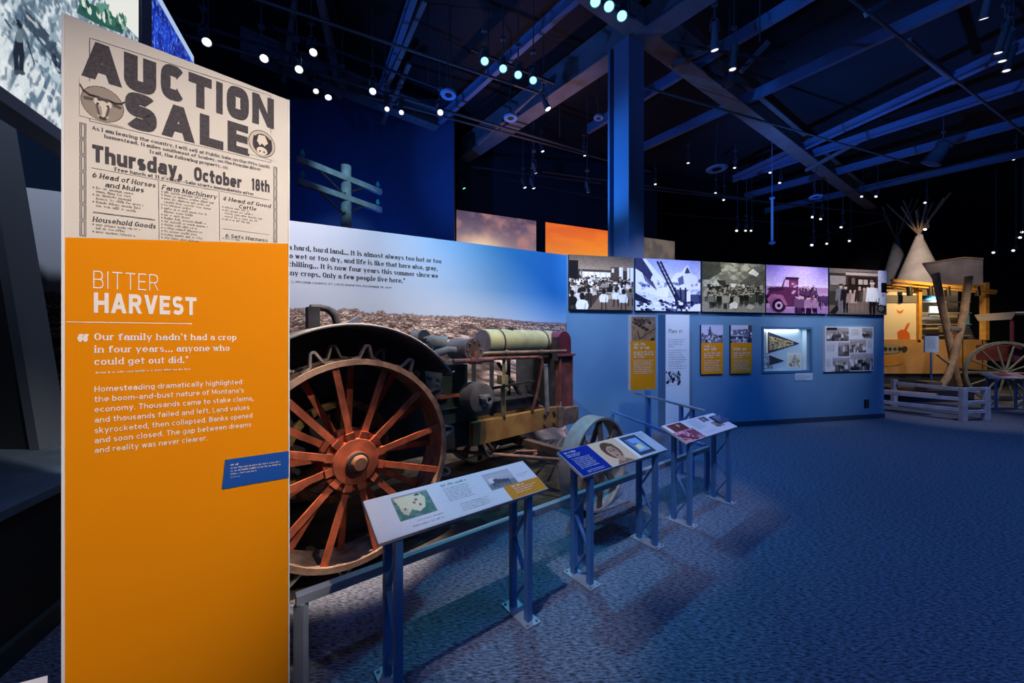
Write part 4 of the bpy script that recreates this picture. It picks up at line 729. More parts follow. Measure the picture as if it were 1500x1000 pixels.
# ---------------------------------------------------------------- old tractor: s forward, q away from the aisle, z up, from the near rear wheel
TC, TT, TN = V((-1.147, 2.748, 0)), V((.7354, .6777, 0)), V((-.6777, .7354, 0))
def T(s, q, z): return TC + TT * s + TN * q + V((0, 0, z))
RUSTM = mat('rust_orange_iron', (.42, .085, .030), .75, var=.35, scale=9, bump=.3); RIM = mat('worn_rim_iron', (.22, .125, .085), .7, color2=(.40, .24, .16), scale=11, bump=.35)
YEL = mat('yellow_ochre_frame', (.36, .20, .055), .65, color2=(.26, .115, .035), scale=6, bump=.3); OLIVE = mat('olive_tank_paint', (.40, .38, .22), .5, var=.16, scale=5, bump=.1)
IRON = mat('dark_iron', (.030, .028, .030), .7, var=.3, scale=9, bump=.3); GREEN = mat('dark_green_iron', (.022, .040, .032), .65, var=.35, scale=7, bump=.3); BRN = mat('brown_iron', (.17, .105, .075), .7, var=.3, scale=9, bump=.3)
RED = mat('oxblood_iron', (.17, .045, .040), .65, var=.25, scale=7, bump=.2); GREY = mat('grey_iron', (.26, .25, .25), .6, var=.2, scale=9, bump=.2); SHEET = mat('fender_sheet', (.060, .058, .058), .7, var=.2, scale=6)
tr_ = thing('tractor', 'rusty antique steel-wheeled tractor with olive tank and orange spokes', 'tractor', TC)
def wheel(sc, zc, q0, q1, R, rin, name, rimm, hubm, n_sp, spm, sp_w, hub_r, lug=None, phase=0, offs=0):
    ax = TN; c0 = T(sc, 0, zc); up = V((0, 0, 1))
    def pol(r, a, q): return c0 + TT * (r * math.sin(a)) + up * (r * math.cos(a)) + ax * q
    b = MB(); b.lathe([(rin, q0), (R, q0), (R, q1), (rin, q1), (rin, q1 - .025), (R - .022, q1 - .025), (R - .022, q0 + .025), (rin, q0 + .025), (rin, q0)], c0, ax, 64)
    w = b.build(name, rimm, tr_)
    qm = (q0 + q1) / 2; hq0, hq1 = qm - .07, qm + .07
    b = MB(); b.lathe([(.001, q0 - .05), (hub_r * .2, q0 - .05), (hub_r * .27, q0 - .03), (hub_r * .29, q0 + .01), (hub_r * .35, q0 + .012), (hub_r * .35, hq0 - .02), (hub_r * .45, hq0 - .016), (hub_r * .45, hq1 + .1), (.001, hq1 + .1)], c0, ax, 32); b.build('hub_barrel', mat('hub_brown', (.27, .115, .055), .7, var=.3, scale=12), w); b = MB()
    for hq in (hq0, hq1): b.lathe([(hub_r * .5, hq - .014), (hub_r, hq - .014), (hub_r, hq + .014), (hub_r * .5, hq + .014)], c0, ax, 40)
    if hub_r > .2: b.lathe([(hub_r * .30, hq0 - .055), (hub_r * .74, hq0 - .05), (hub_r * .78, hq0 - .03), (hub_r * .3, hq0 - .03)], c0, ax, 40)
    b.build('hub', hubm, w)
    for side, hq, rq in ((0, hq0, q0 + .035), (1, hq1, q1 - .035)):
        for k in range(n_sp):
            a = phase + 2 * math.pi * (k + .5 * side) / n_sp
            p, q = pol(hub_r * .62, a, hq + (-.022 if side == 0 else .022)), pol(R - .03, a, rq); d = (q - p).normalized(); tan = ax.cross(d).normalized(); m = MB()
            m.box((p + q) / 2, (q - p) / 2, tan * sp_w / 2, ax * .009); m.build('spoke', spm, w)
            if hub_r > .2:   # cast socket on the hub plate
                p2 = pol(hub_r * .99, a, hq + (-.03 if side == 0 else .03)); m = MB(); m.box((p + p2) / 2, (p2 - p) / 2 * 1.02, tan * sp_w * .62, ax * .02); m.build('spoke_socket', hubm, w)
    if lug:
        n, h, m_ = lug
        for side, rq in ((0, q0 + .06), (1, q1 - .06)):
            for k in range(n):
                a = offs + 2 * math.pi * (k + .5 * side) / n; cosd = -math.cos(a)
                hh = min(h, (zc - .004) / max(cosd, .05) - R) if cosd > .3 else h
                if hh < .03: continue
                da = .055; pts = [pol(R, a - da * 2.6, rq), pol(R + .012, a - da * 1.1, rq), pol(R + hh, a - .012, rq), pol(R + hh, a + .02, rq), pol(R + .012, a + da * 1.1, rq), pol(R, a + da * 2.6, rq)]
                m = MB()
                for i in range(5): m.bar(pts[i] + up * 0, pts[i + 1], .055 if i in (0, 4) else .04, .016, up=ax.cross(pts[i + 1] - pts[i]))
                m.build('lug', m_, w)
    return w
LUGM = mat('lug_iron', (.33, .27, .22), .65, var=.25, scale=12, bump=.2)
wheel(0, .832, 0, .30, .772, .730, 'rear_wheel', RIM, RUSTM, 12, RUSTM, .048, .225, (14, .105, LUGM), math.radians(-12), math.radians(-20))
wheel(0, .832, 1.5, 1.8, .772, .730, 'rear_wheel', RIM, RUSTM, 12, RUSTM, .048, .225, (14, .105, LUGM), math.radians(4), math.radians(-8))
FWR = mat('front_rim_iron', (.30, .26, .22), .65, color2=(.42, .36, .30), scale=9, bump=.2)
for q0 in (-.66, 1.34): wheel(2.2, .478, q0, q0 + .18, .474, .452, 'front_wheel', FWR, BRN, 8, BRN, .07, .11)
# fender: hoop sheet, its dark inner cheek and the rolled edge
b = MB(); up = V((0, 0, 1)); ac = T(0, 0, .832)
A0, A1 = math.radians(-62), math.radians(53.5)
n = 40
def fp(r, a, q): return T(r * math.sin(a), q, .832 + r * math.cos(a))
for i in range(n):
    a, c = A0 + (A1 - A0) * i / n, A0 + (A1 - A0) * (i + 1) / n
    b.add([fp(1.028, a, 0), fp(1.028, c, 0), fp(1.028, c, .5), fp(1.028, a, .5), fp(1.02, a, 0), fp(1.02, c, 0), fp(1.02, c, .5), fp(1.02, a, .5)], [(0, 3, 2, 1), (4, 5, 6, 7), (0, 1, 5, 4), (3, 7, 6, 2)], True)
fen = b.build('fender', SHEET, tr_)
b = MB(); b.prism([fp(1.02, A0 + (A1 - A0) * i / n, .47) for i in range(n + 1)] + [T(.95, .47, .62), T(-.9, .47, .62)], TN * .012); b.build('fender_cheek', IRON, fen)
b = MB(); b.tube([fp(1.03, A0 + (A1 - A0) * i / n, .0) for i in range(n + 1)], .011, 8); b.build('rolled_edge', GREY, fen)
b = MB(); b.prism([T(-.02, .3, 1.865), T(.12, .3, 1.86), T(.12, .3, 1.945)], TN * .03); b.build('fender_bracket', mat('blue_grey_iron', (.14, .18, .30), .5), fen)
# exhaust box behind the fender
b = MB(); b.box(T(-.15, .62, 1.86), TT * .045, TN * .045, up * .16); b.build('exhaust_stack', mat('blue_black_iron', (.045, .05, .07), .5, var=.2), tr_)
b = MB(); b.tube([T(-.17, .62, 2.015), T(-.09, .62, 2.02), T(-.03, .62, 2.01), T(.02, .62, 1.96), T(.05, .62, 1.86), T(.055, .62, 1.8)], .028, 10); b.build('exhaust_elbow', mat('blue_black_iron', (0, 0, 0)), tr_)
# frame
b = MB(); b.box(T(2.06, .44, .725), TT * .70, TN * .04, up * .128); side = b.build('frame_rail', YEL, tr_, .006)
b = MB()
for s in (2.5, 2.68):
    for z in (.66, .80): b.cyl(T(s, .40, z), T(s, .375, z), .026, n=8)
b.build('frame_bolts', BRN, side)
b = MB(); b.box(T(2.06, 1.36, .725), TT * .70, TN * .04, up * .128); b.build('frame_rail', YEL, tr_, .006)
b = MB(); b.box(T(2.98, .9, .70), TT * .21, TN * .52, up * .115); b.box(T(2.79, .41, .715), TT * .05, TN * .05, up * .14); b.build('front_bolster', BRN, tr_, .008)
b = MB(); b.box(T(.55, .9, .75), TT * .95, TN * .38, up * .17); b.box(T(-.35, .9, .95), TT * .5, TN * .36, up * .06); b.build('rear_frame', IRON, tr_, .01)
b = MB(); b.cyl(T(0, -.02, .832), T(0, 1.82, .832), .075, n=20); b.build('rear_axle', IRON, tr_)
b = MB(); b.lathe([(.36, .4), (.42, .4), (.42, .46), (.36, .46), (.36, .4)], T(0, 0, .832), TN, 40); [b.bar(T(.1 * math.sin(k), .43, .832 + .1 * math.cos(k)), T(.38 * math.sin(k), .43, .832 + .38 * math.cos(k)), .05, .03, TN) for k in np.arange(6) * 1.0472]; b.build('drive_gear', mat('gear_yellow', (.20, .12, .03), .6, var=.4, scale=20), tr_)
b = MB(); b.bar(T(2.2, -.62, .478), T(2.2, 1.62, .478), .09, .09); b.box(T(2.2, .9, .56), TT * .12, TN * .14, up * .06); b.build('front_axle', BRN, tr_, .006)
b = MB(); b.tube([T(1.95, .35, .44), T(2.35, .1, .42), T(2.9, .45, .40)], .014); b.tube([T(2.1, .2, .40), T(2.9, .62, .33)], .022); b.tube([T(1.2, .8, .5), T(1.75, .45, .42), T(2.15, -.35, .45)], .02); b.tube([T(2.2, -.3, .52), T(2.8, .3, .56)], .016); b.build('steering_rods', mat('rod_iron', (.34, .16, .10), .6, var=.3, scale=9), tr_)
b = MB(); b.tube([T(1.5, .55, .6), T(1.62, .45, .42), T(1.85, .4, .40), T(2.1, .35, .43)], .018); b.tube([T(1.75, .8, .6), T(1.9, .7, .36), T(2.3, .6, .38)], .022); b.box(T(2.05, .75, .52), TT * .16, TN * .2, up * .05); b.build('steering_chain', IRON, tr_)
# engine
b = MB(); b.box(T(1.12, .95, 1.18), TT * .30, TN * .38, up * .30); b.box(T(.92, .62, 1.34), TT * .09, TN * .06, up * .12); b.box(T(1.1, .9, .93), TT * .4, TN * .42, up * .08); b.build('engine_block', GREEN, tr_, .02)
b = MB(); b.box(T(.93, .5, 1.34), TT * .10, TN * .02, up * .115); b.cyl(T(.88, .48, 1.40), T(.88, .46, 1.40), .03); b.cyl(T(.98, .48, 1.29), T(.98, .46, 1.29), .025); b.build('engine_cover', mat('green_grey_iron', (.10, .125, .12), .6, var=.3, scale=9), tr_, .015)
b = MB(); b.bar(T(.85, .40, 1.175), T(1.25, .40, 1.175), .03, .035); b.build('control_shaft', RUSTM, tr_)
b = MB(); b.cyl(T(1.29, .30, 1.645), T(1.29, .66, 1.645), .112, n=28); b.lathe([(.105, .285), (.122, .285), (.122, .33), (.105, .33)], T(1.29, 0, 1.645), TN, 28); cyl_ = b.build('cylinder_head', mat('mauve_iron', (.20, .175, .20), .6, var=.25, scale=9), tr_)
b = MB(); b.cyl(T(1.29, .284, 1.645), T(1.29, .297, 1.645), .104, n=28); b.build('head_plate', BRN, cyl_)
b = MB(); [b.cyl(T(1.29 + .09 * math.cos(k), .284, 1.645 + .09 * math.sin(k)), T(1.29 + .09 * math.cos(k), .272, 1.645 + .09 * math.sin(k)), .011, n=6) for k in np.arange(8) * .785]; b.build('head_bolts', GREY, cyl_)
b = MB(); b.cyl(T(1.24, .72, 1.70), T(1.02, .86, 1.72), .085, n=22); b.cyl(T(1.0, .8, 1.78), T(1.0, 1.0, 1.78), .075, n=20); b.build('second_cylinder', GREY, tr_)
b = MB(); b.tube([T(1.0, .24, 1.535), T(1.5, .24, 1.535)], .024, 12); b.cyl(T(1.27, .24, 1.52), T(1.27, .24, 1.63), .04, .028, 14); b.cyl(T(1.2, .24, 1.535), T(1.34, .24, 1.535), .038, n=14); b.build('intake_manifold', mat('dusty_red_iron', (.30, .12, .10), .6, var=.3, scale=9), tr_)
b = MB(); b.tube([T(.88, .5, 1.55), T(.97, .48, 1.61), T(1.08, .46, 1.64), T(1.17, .46, 1.63)], .04, 12); b.tube([T(.86, .5, 1.74), T(.93, .5, 1.66), T(.90, .5, 1.60), T(1.0, .45, 1.5)], .012, 8); b.tube([T(.95, .42, 1.45), T(1.05, .40, 1.40), T(1.12, .40, 1.42)], .01, 8); b.build('priming_pipes', GREY, tr_)
b = MB(); b.cyl(T(.82, .55, 1.66), T(.90, .55, 1.66), .045, n=16); b.box(T(.80, .7, 1.70), TT * .12, TN * .1, up * .06); b.build('oiler', BRN, tr_)
b = MB(); b.lathe([(.02, .18), (.125, .18), (.157, .20), (.160, .40), (.12, .40), (.12, .42), (.02, .42)], T(1.33, 0, 1.14), TN, 36); b.cyl(T(1.33, .2, 1.14), T(1.33, .6, 1.14), .05, n=16); pul = b.build('belt_pulley', mat('pulley_iron', (.16, .135, .12), .6, var=.25, scale=8, bump=.2), tr_)
b = MB(); b.lathe([(.026, .10), (.045, .10), (.05, .19), (.026, .19), (.026, .10)], T(1.345, 0, 1.14), TN, 24); [b.box(T(1.33 + .055 * math.cos(k), .165, 1.14 + .055 * math.sin(k)), TT * .018, TN * .02, up * .018) for k in (.5, 2.6, 4.7)]; b.build('pulley_collar', GREY, pul)
# fuel tank with straps and filler
b = MB(); b.lathe([(.001, 0), (.14, 0), (.163, .012), (.165, .03), (.165, 1.22), (.16, 1.245), (.13, 1.255), (.001, 1.255)], T(1.76, .75, 1.712), TT, 40); tank = b.build('fuel_tank', OLIVE, tr_)
for h in (.22, 1.02):
    b = MB(); b.lathe([(.1655, h), (.1695, h), (.1695, h + .022), (.1655, h + .022)], T(1.76, .75, 1.712), TT, 40); b.build('tank_strap', IRON, tank)
b = MB(); b.cyl(T(2.2, .72, 1.875), T(2.2, .72, 1.905), .035, n=16); b.build('filler_cap', IRON, tank)
b = MB(); b.lathe([(.135, -.004), (.157, -.004), (.157, .0), (.135, .0)], T(1.76, .75, 1.712), TT, 36); b.cyl(T(1.756, .75, 1.712), T(1.76, .75, 1.712), .15, n=32); b.build('tank_end', mat('tank_end_paint', (.15, .125, .16), .6, var=.2), tank)
b = MB(); b.box(T(2.4, .78, 1.52), TT * .62, TN * .14, up * .02); b.bar(T(1.8, .62, 1.5), T(1.8, .62, .84), .05, .05); b.bar(T(2.95, .62, 1.5), T(2.95, .62, .84), .05, .05); b.bar(T(1.8, .98, 1.5), T(1.8, .98, .84), .05, .05); b.bar(T(2.4, .98, 1.5), T(2.4, .98, .84), .06, .05); b.build('tank_cradle', IRON, tr_)
# water pipes and braces
CP = mat('copper_brown_pipe', (.30, .17, .11), .5, .2, var=.3, scale=9)
b = MB(); b.tube([T(1.40, .34, 1.56), T(1.43, .31, 1.595), T(1.5, .30, 1.60), T(2.72, .30, 1.597), T(2.80, .30, 1.597)], .021, 12); b.cyl(T(1.72, .30, 1.60), T(1.77, .30, 1.60), .03, n=12); b.cyl(T(2.3, .30, 1.598), T(2.34, .30, 1.598), .029, n=12); b.build('upper_water_pipe', CP, tr_)
b = MB(); b.tube([T(1.40, .30, 1.545), T(2.26, .30, 1.535), T(2.33, .30, 1.52), T(2.345, .30, 1.46), T(2.30, .34, 1.1), T(2.27, .40, .86)], .02, 12); b.build('lower_water_pipe', mat('red_brown_pipe', (.25, .10, .075), .5, .2, var=.3, scale=9), tr_)
b = MB(); b.tube([T(2.52, .40, 1.43), T(2.55, .40, .82)], .03, 12); b.build('drain_pipe', GREY, tr_)
b = MB(); b.bar(T(1.73, .32, 1.56), T(1.75, .34, 1.2), .035, .035); b.bar(T(1.75, .36, 1.22), T(1.80, .40, .86), .05, .03); b.box(T(1.72, .33, 1.30), TT * .05, TN * .04, up * .05); b.cyl(T(1.75, .31, 1.19), T(1.75, .28, 1.19), .02, n=10); b.build('pipe_post', mat('dusty_yellow_iron', (.27, .21, .11), .6, var=.35, scale=9), tr_)
b = MB(); b.bar(T(1.62, .5, 1.18), T(2.5, .6, 1.2), .03, .03); b.bar(T(2.05, .8, 1.45), T(2.45, .8, 1.0), .04, .03); b.bar(T(2.35, .6, 1.15), T(2.62, .5, .86), .03, .03); b.bar(T(2.1, .75, 1.3), T(2.35, .75, 1.12), .05, .04); b.box(T(2.0, .9, .93), TT * .6, TN * .3, up * .07); b.build('engine_braces', IRON, tr_)
# radiator with oxblood end columns and rounded tank
b = MB(); b.box(T(2.93, .93, 1.17), TT * .06, TN * .40, up * .38); rad = b.build('radiator_core', IRON, tr_)
b = MB(); b.box(T(3.0, .5, 1.155), TT * .13, TN * .035, up * .37); [b.box(T(s, .46, 1.155), TT * .012, TN * .02, up * .37) for s in (2.875, 3.125)]; b.build('end_column', RED, rad, .004)
b = MB(); b.box(T(3.0, .48, 1.535), TT * .17, TN * .06, up * .014); b.box(T(3.0, .48, .785), TT * .17, TN * .06, up * .016); b.build('column_flange', RED, rad)
b = MB(); pf = [(2.84 + .145 - .145 * math.cos(math.pi * i / 12), 1.72 + .14 * math.sin(math.pi * i / 12)) for i in range(13)]
b.prism([T(s, .47, z) for s, z in [(2.84, 1.55)] + pf + [(3.13, 1.55)]], TN * .92); b.build('header_tank', mat('dark_red_paint', (.12, .02, .035), .4, var=.2), rad)
b = MB(); b.box(T(2.83, .5, 1.62), TT * .02, TN * .04, up * .16); b.build('tank_bracket', IRON, rad)
b = MB(); b.tube([T(2.84, .43, .80), T(2.86, .43, .9), T(2.9, .43, .82), T(3.16, .43, .80), T(3.14, .43, .92)], .009, 8); b.build('hose_bracket', mat('pinkish_wire', (.4, .25, .22), .5), rad)
# seat platform bits seen through the wheel
b = MB(); b.tube([T(-.55, .62, 1.1), T(-.4, .6, .95), T(-.42, .58, .72)], .02); b.tube([T(-.62, .7, 1.0), T(-.3, .7, .95)], .025); b.box(T(-.45, .75, .86), TT * .12, TN * .1, up * .05); b.build('gear_linkage', mat('gear_yellow', (0, 0, 0)), tr_)
# grey plate lying on the carpet by the front wheel
t = thing('floor_plate', 'flat grey plate lying on the floor beyond second reading stand', 'plate', atz(893, 741, 0)); b = MB(); b.prism([atz(*p, .0) + V((0, 0, .004)) for p in ((899, 731), (922, 735), (876, 752), (866, 744))], V((0, 0, .012))); b.build('plate', mat('plate_steel', (.22, .23, .28), .5, var=.2), t)
# ---------------------------------------------------------------- reading stands and the rail in front of the tractor
POST = mat('post_blue_light_tint', (.075, .21, .48), .45, var=.06, scale=4); PLATE = mat('base_plate_steel', (.34, .40, .46), .4, .3); ALU = mat('rail_aluminium', (.36, .38, .42), .4, .3, var=.06)  # blue of the posts is blue lamplight put into their base colour
BEDGE = mat('board_edge', (.62, .60, .62), .5)
def reading_stand(orig, a, label, paint, box=False, seed=1):
    """orig: foot of the front post at the near end; a: along the board; the reader stands on the side of p"""
    orig = V(orig); a = V(a).normalized(); p = V((a.y, -a.x, 0)); z = V((0, 0, 1))
    t = thing('reading_stand', label, 'reading stand', orig + a * .41 - p * .08, 'reading stands along the rail')
    nrm_v = (-p * .26 + z * .108).normalized()
    BF = Frame(orig - a * .105 + p * .035 + z * .803, a, nrm_v); L, D = 1.062, .2815
    b = MB(); BF.slab(b, 0, 0, L, D, -.022, 0); board = b.build('board', BEDGE, t, .002)
    paint(BF, L, D, board)
    zt = lambda r: .803 + (.035 - r) * .108 / .26 - .024
    for s in (.0, .82):
        for r in (0, -.155):
            c = orig + a * s + p * r; b = MB(); b.box(c + z * (zt(r) + .01) / 2, a * .02, p * .02, z * (zt(r) - .01) / 2); b.build('leg', POST, t, .003)
        c = orig + a * s - p * .0775
        b = MB(); h = (.03, .24, .45, .66)
        for k in range(3):
            q0, q1 = (-.0575, .0575) if k % 2 == 0 else (.0575, -.0575); b.bar(c + p * q0 + z * (h[k] + .03), c + p * q1 + z * (h[k + 1] - .0), .008, .03, up=a)
        b.build('lattice_brace', POST, t)
        b = MB(); b.bar(c + p * .075 + z * (zt(0) - .012), c - p * .075 + z * (zt(-.155) - .012), .035, .02, up=z); b.build('board_bracket', POST, t)
        b = MB(); b.box(c + z * .005, a * .055, p * .135, z * .005); fp_ = b.build('base_plate', PLATE, t)
        for sa in (-.036, .036):
            for sp in (-.115, .115): b = MB(); b.cyl(c + a * sa + p * sp + z * .01, c + a * sa + p * sp + z * .02, .009, n=8); b.build('anchor_bolt', GREY, fp_)
    if box:
        b = MB(); BF.slab(b, .70, .03, .93, .2, -.075, -.022); b.build('under_box', mat('pale_blue_box', (.13, .32, .52), .5), t, .004)
    return t
def prints(BF, L, D, board, c, tx, seed):
    c.sheet('printed_graphic', BF, .004, .004, L - .004, D - .004, .0012, print_mat('print_gloss', .35), board)
    for nm, m, rows in tx:
        b = MB(); rg = random.Random(seed)
        for u0, u1, v, h in rows: small_print(b, BF, u0, u1, v, h, .0022, rg)
        b.build(nm, m, board)
GREYINK = mat('grey_green_ink', (.26, .30, .30), .6)
def paint_homestead(BF, L, D, board):
    c = Canvas(250, 68, (206, 205, 214), 3)
    c.rect(.34, 0, .80, 1, (196, 208, 216), .6)
    x0, y0, x1, y1 = .125, .10, .315, .70; c.rect(x0, y0, x1, y1, (70, 104, 92)); n = c.fbm(26, 9, 4)
    m = ((c.X > x0) & (c.X < x1) & (c.Y > y0) & (c.Y < y1)); c.mix(m * np.clip((n - .5) * 5, 0, .6), (120, 140, 124))
    c.poly([(.13, .12), (.27, .14), (.29, .3), (.27, .52), (.235, .6), (.20, .5), (.17, .62), (.15, .5), (.145, .3)], (208, 202, 170)); c.poly([(.155, .4), (.185, .5), (.175, .62), (.15, .56)], (190, 182, 160)); c.rect(x0, y0, x1, y0 + .05, (150, 142, 150)); c.ell(.255, .18, .014, .03, (66, 80, 76))
    for x, y in ((.225, .36), (.25, .44), (.24, .3), (.17, .46)): c.ell(x, y, .008, .03, (120, 90, 74))
    c.rect(.66, .12, .85, .62, (150, 150, 160)); mm = ((c.X > .66) & (c.X < .85) & (c.Y > .12) & (c.Y < .62)); c.mix(mm * np.clip(1.2 - np.abs(c.Y - .25) * 5, 0, 1), (176, 174, 184)); c.mix(mm * (c.Y > .44) * .8, (112, 112, 120))
    for x, h in ((.70, .36), (.725, .3), (.75, .26), (.775, .24), (.80, .22)): c.person(x, .58, h, (206, 206, 212) if x < .71 else (74, 74, 84), (88, 88, 98), (180, 170, 166))
    c.rect(.735, .60, 1, 1, (196, 130, 40)); c.grain(3)
    w = L
    prints(BF, L, D, board, c, (('heading_lettering', mat('teal_ink', (.14, .20, .20), .6), [(.40 * w, .555 * w, D * .84, .018)]),
        ('body_lettering', GREYINK, [(.40 * w, .56 * w - .01 * (k % 3), D * (.75 - .055 * k), .009) for k in range(7)] + [(.44 * w, .62 * w - .02 * (k % 2), D * (.27 - .055 * k), .009) for k in range(4)] + [(.2 * w, .34 * w, D * .2, .008), (.17 * w, .33 * w, D * .1, .012), (.87 * w, .97 * w, D * .62, .008), (.87 * w, .94 * w, D * .56, .008)]),
        ('caption_lettering', WHITEINK, [(.79 * w, .87 * w, D * .31, .014)] + [(.79 * w, .95 * w - .03 * k, D * (.25 - .06 * k), .008) for k in range(3)])), 21)
def paint_portrait(BF, L, D, board):
    c = Canvas(250, 68, (176, 186, 206), 5); c.rect(0, 0, .30, 1, (10, 40, 140)); c.rect(.30, 0, .62, 1, (226, 184, 152)); c.rect(.62, 0, .66, 1, (228, 224, 222))
    H_, S_ = (98, 66, 50), (196, 146, 118)   # sepia portrait of a woman, head leaning
    c.ell(.455, .44, .085, .36, H_); c.ell(.46, .50, .055, .27, S_); c.poly([(.39, .3), (.45, .1), (.53, .2), (.535, .5), (.51, .3), (.45, .26), (.41, .4)], H_); c.poly([(.43, .72), (.49, .72), (.51, .92), (.42, .92)], S_); c.poly([(.37, 1), (.42, .84), (.46, .93), (.51, .84), (.57, 1)], (150, 106, 84))
    for x in (.442, .478): c.ell(x, .46, .011, .035, (70, 44, 36)); c.line(x - .013, .38, x + .013, .37, .022, (84, 56, 44))
    c.line(.461, .48, .457, .58, .03, (160, 112, 90)); c.ell(.46, .66, .018, .028, (140, 76, 66)); c.mix(np.exp(-((c.X - .505) / .02) ** 2 - ((c.Y - .5) / .25) ** 2) * .5, (140, 98, 78))
    c.rect(.66, .08, .87, .92, (62, 66, 76)); c.rect(.69, .2, .84, .80, (126, 164, 220)); c.poly([(.69, .2), (.72, .2), (.74, .5), (.70, .8), (.69, .8)], (90, 120, 170)); c.rect(.725, .5, .80, .7, (222, 214, 160)); c.rect(.725, .42, .77, .5, (90, 96, 110)); c.grain(3)
    w = L
    prints(BF, L, D, board, c, (('heading_lettering', WHITEINK, [(.035 * w, .16 * w, D * .85, .02)] + [(.035 * w, (.17 - .02 * k) * w, D * (.76 - .06 * k), .012) for k in range(2)]), ('blue_field_lettering', WHITEINK, [(.05 * w, .23 * w - .015 * (k % 2), D * (.6 - .06 * k), .009) for k in range(7)] + [(.07 * w, .24 * w, D * (.12 - .05 * k), .008) for k in range(2)]),
        ('body_lettering', GREYINK, [(.89 * w, .97 * w - .01 * k, D * (.85 - .05 * k), .008) for k in range(4)])), 22)
def paint_families(BF, L, D, board):
    c = Canvas(250, 68, (206, 202, 214), 7)
    c.rect(.05, .04, .30, .46, (110, 52, 56)); mm = (c.X > .05) & (c.X < .30) & (c.Y > .04) & (c.Y < .46); c.mix(mm * np.clip((c.fbm(40, 12, 3) - .5) * 5, 0, .8), (74, 34, 40)); c.ell(.2, .18, .02, .08, (206, 150, 140))
    c.rect(.0, .46, .34, .98, (214, 150, 172)); mm = (c.X < .34) & (c.Y > .46); c.mix(mm * np.clip((c.fbm(50, 14, 3) - .47) * 7, 0, 1), (120, 48, 74)); c.rect(.2, .52, .33, .84, (104, 44, 60), .7); c.line(.0, .6, .2, .97, .12, (88, 40, 56))
    c.rect(.62, .06, .76, .34, (120, 106, 116)); c.speck(20, .63, .1, .75, .32, .03, .07, [(70, 60, 70), (176, 166, 176)]); c.rect(.70, .44, .86, .74, (128, 106, 92)); c.speck(18, .71, .48, .85, .72, .03, .07, [(90, 72, 62), (160, 140, 120)]); c.grain(3)
    w = L
    prints(BF, L, D, board, c, (('body_lettering', GREYINK, [(.38 * w, .6 * w - .03 * (k % 3), D * (.88 - .06 * k), .009) for k in range(9)] + [(.4 * w, .62 * w, D * (.2 - .06 * k), .008) for k in range(2)]),), 23)
    b = MB(); BF.slab(b, .80 * L, .36 * D, L * 1.035, .80 * D, .0, .016); pl = b.build('blue_label_plate', mat('deep_blue_label', (.02, .045, .16), .5), board)
    b = MB(); rg = random.Random(2); [small_print(b, BF, .83 * L, (.98 - .03 * k) * L, D * (.70 - .07 * k), .008, .0172, rg) for k in range(4)]; b.build('label_lettering', WHITEINK, pl)
S1 = O + A * -.82
reading_stand(S1, A, 'reading stand with a green map and an orange corner, nearest the tall auction panel', paint_homestead)
reading_stand((.556, 2.632, 0), A, 'reading stand with blue text block and a sepia portrait of a woman', paint_portrait, True)
reading_stand((1.668, 3.462, 0), A, 'reading stand with maroon and pink photographs, farthest along the rail', paint_families)
# low rail of square tube
def sq(b, p, q, w=.048): b.bar(p, q, w, w)
z = V((0, 0, 1)); R0, R1 = O + A * -1.195 - P * .307, O + A * 2.95 - P * .307; RD = V((-.25, .968, 0)).normalized(); R2 = R1 + RD * 2.15
t = thing('barrier_rail', 'low blue-grey barrier rail running behind the reading stands', 'railing', R0)
b = MB(); sq(b, R0 + z * .478 - A * .024, R1 + z * .478 + A * .024); b.build('top_bar', ALU, t, .004)
b = MB(); b.bar(R0 + z * .458 + A * .06 - P * .03, R1 + z * .458 - P * .03, .012, .03); b.build('lower_flange', POST, t)
b = MB(); sq(b, R1 + z * .495 + RD * .03, R2 + z * .495, .04); b.build('return_bar', POST, t)
for p in (R0, O + A * .803 - P * .307, R1, R2): b = MB(); sq(b, p + z * 0, p + z * .454); b.build('rail_post', ALU if p is R0 else POST, t)
# sign on a post with its hand rail
rp_ = V((RD.y, -RD.x, 0)); sg = lambda s: R1 + RD * s + rp_ * .055
t = thing('sign_stand', 'orange text sign with brown farm photo on a tall blue post', 'sign', sg(1.30))
b = MB(); c = sg(1.30) + V((.03, -.06, 0)); b.box(c + z * .5, WA.u * .032, WA.n * .032, z * .5); post = b.build('post', POST, t, .004)
b = MB(); b.bar(sg(.10) + z * .895, sg(1.56) + z * .905, .05, .022); b.build('hand_rail', ALU, t)
for s in (.30, .50): b = MB(); b.box(sg(s) + z * .442, RD * .02, V((RD.y, -RD.x, 0)) * .02, z * .442); b.build('rail_leg', POST, t)
b = MB(); b.bar(sg(.31) + z * .86, sg(.49) + z * .66, .012, .03); b.bar(sg(.49) + z * .62, sg(.31) + z * .42, .012, .03); b.build('lattice_brace', POST, t)
SF = Frame(V((1.755, 5.50, .99)), WA.u, (0, 0, 1)); b = MB(); SF.slab(b, 0, 0, .435, 1.125, -.045, 0); b.build('sign_board', mat('sign_edge', (.55, .52, .52), .5), t)
text_sign(SF, t, .015, 0, .435, 1.125, .66, 0, .001, 9)
# fourth stand beside the wagon
reading_stand((11.75, 8.95, 0), (1, .1, 0), 'reading stand with red-edged board before the large wagon wheel', lambda BF, L, D, board: prints(BF, L, D, board, Canvas(60, 20, (190, 186, 198), 3).rect(.3, .0, .7, .6, (150, 80, 90)).rect(.72, .1, 1, .9, (170, 130, 140)), (('body_lettering', GREYINK, [(.05, .28, .2, .012), (.05, .26, .15, .01)]),), 5))
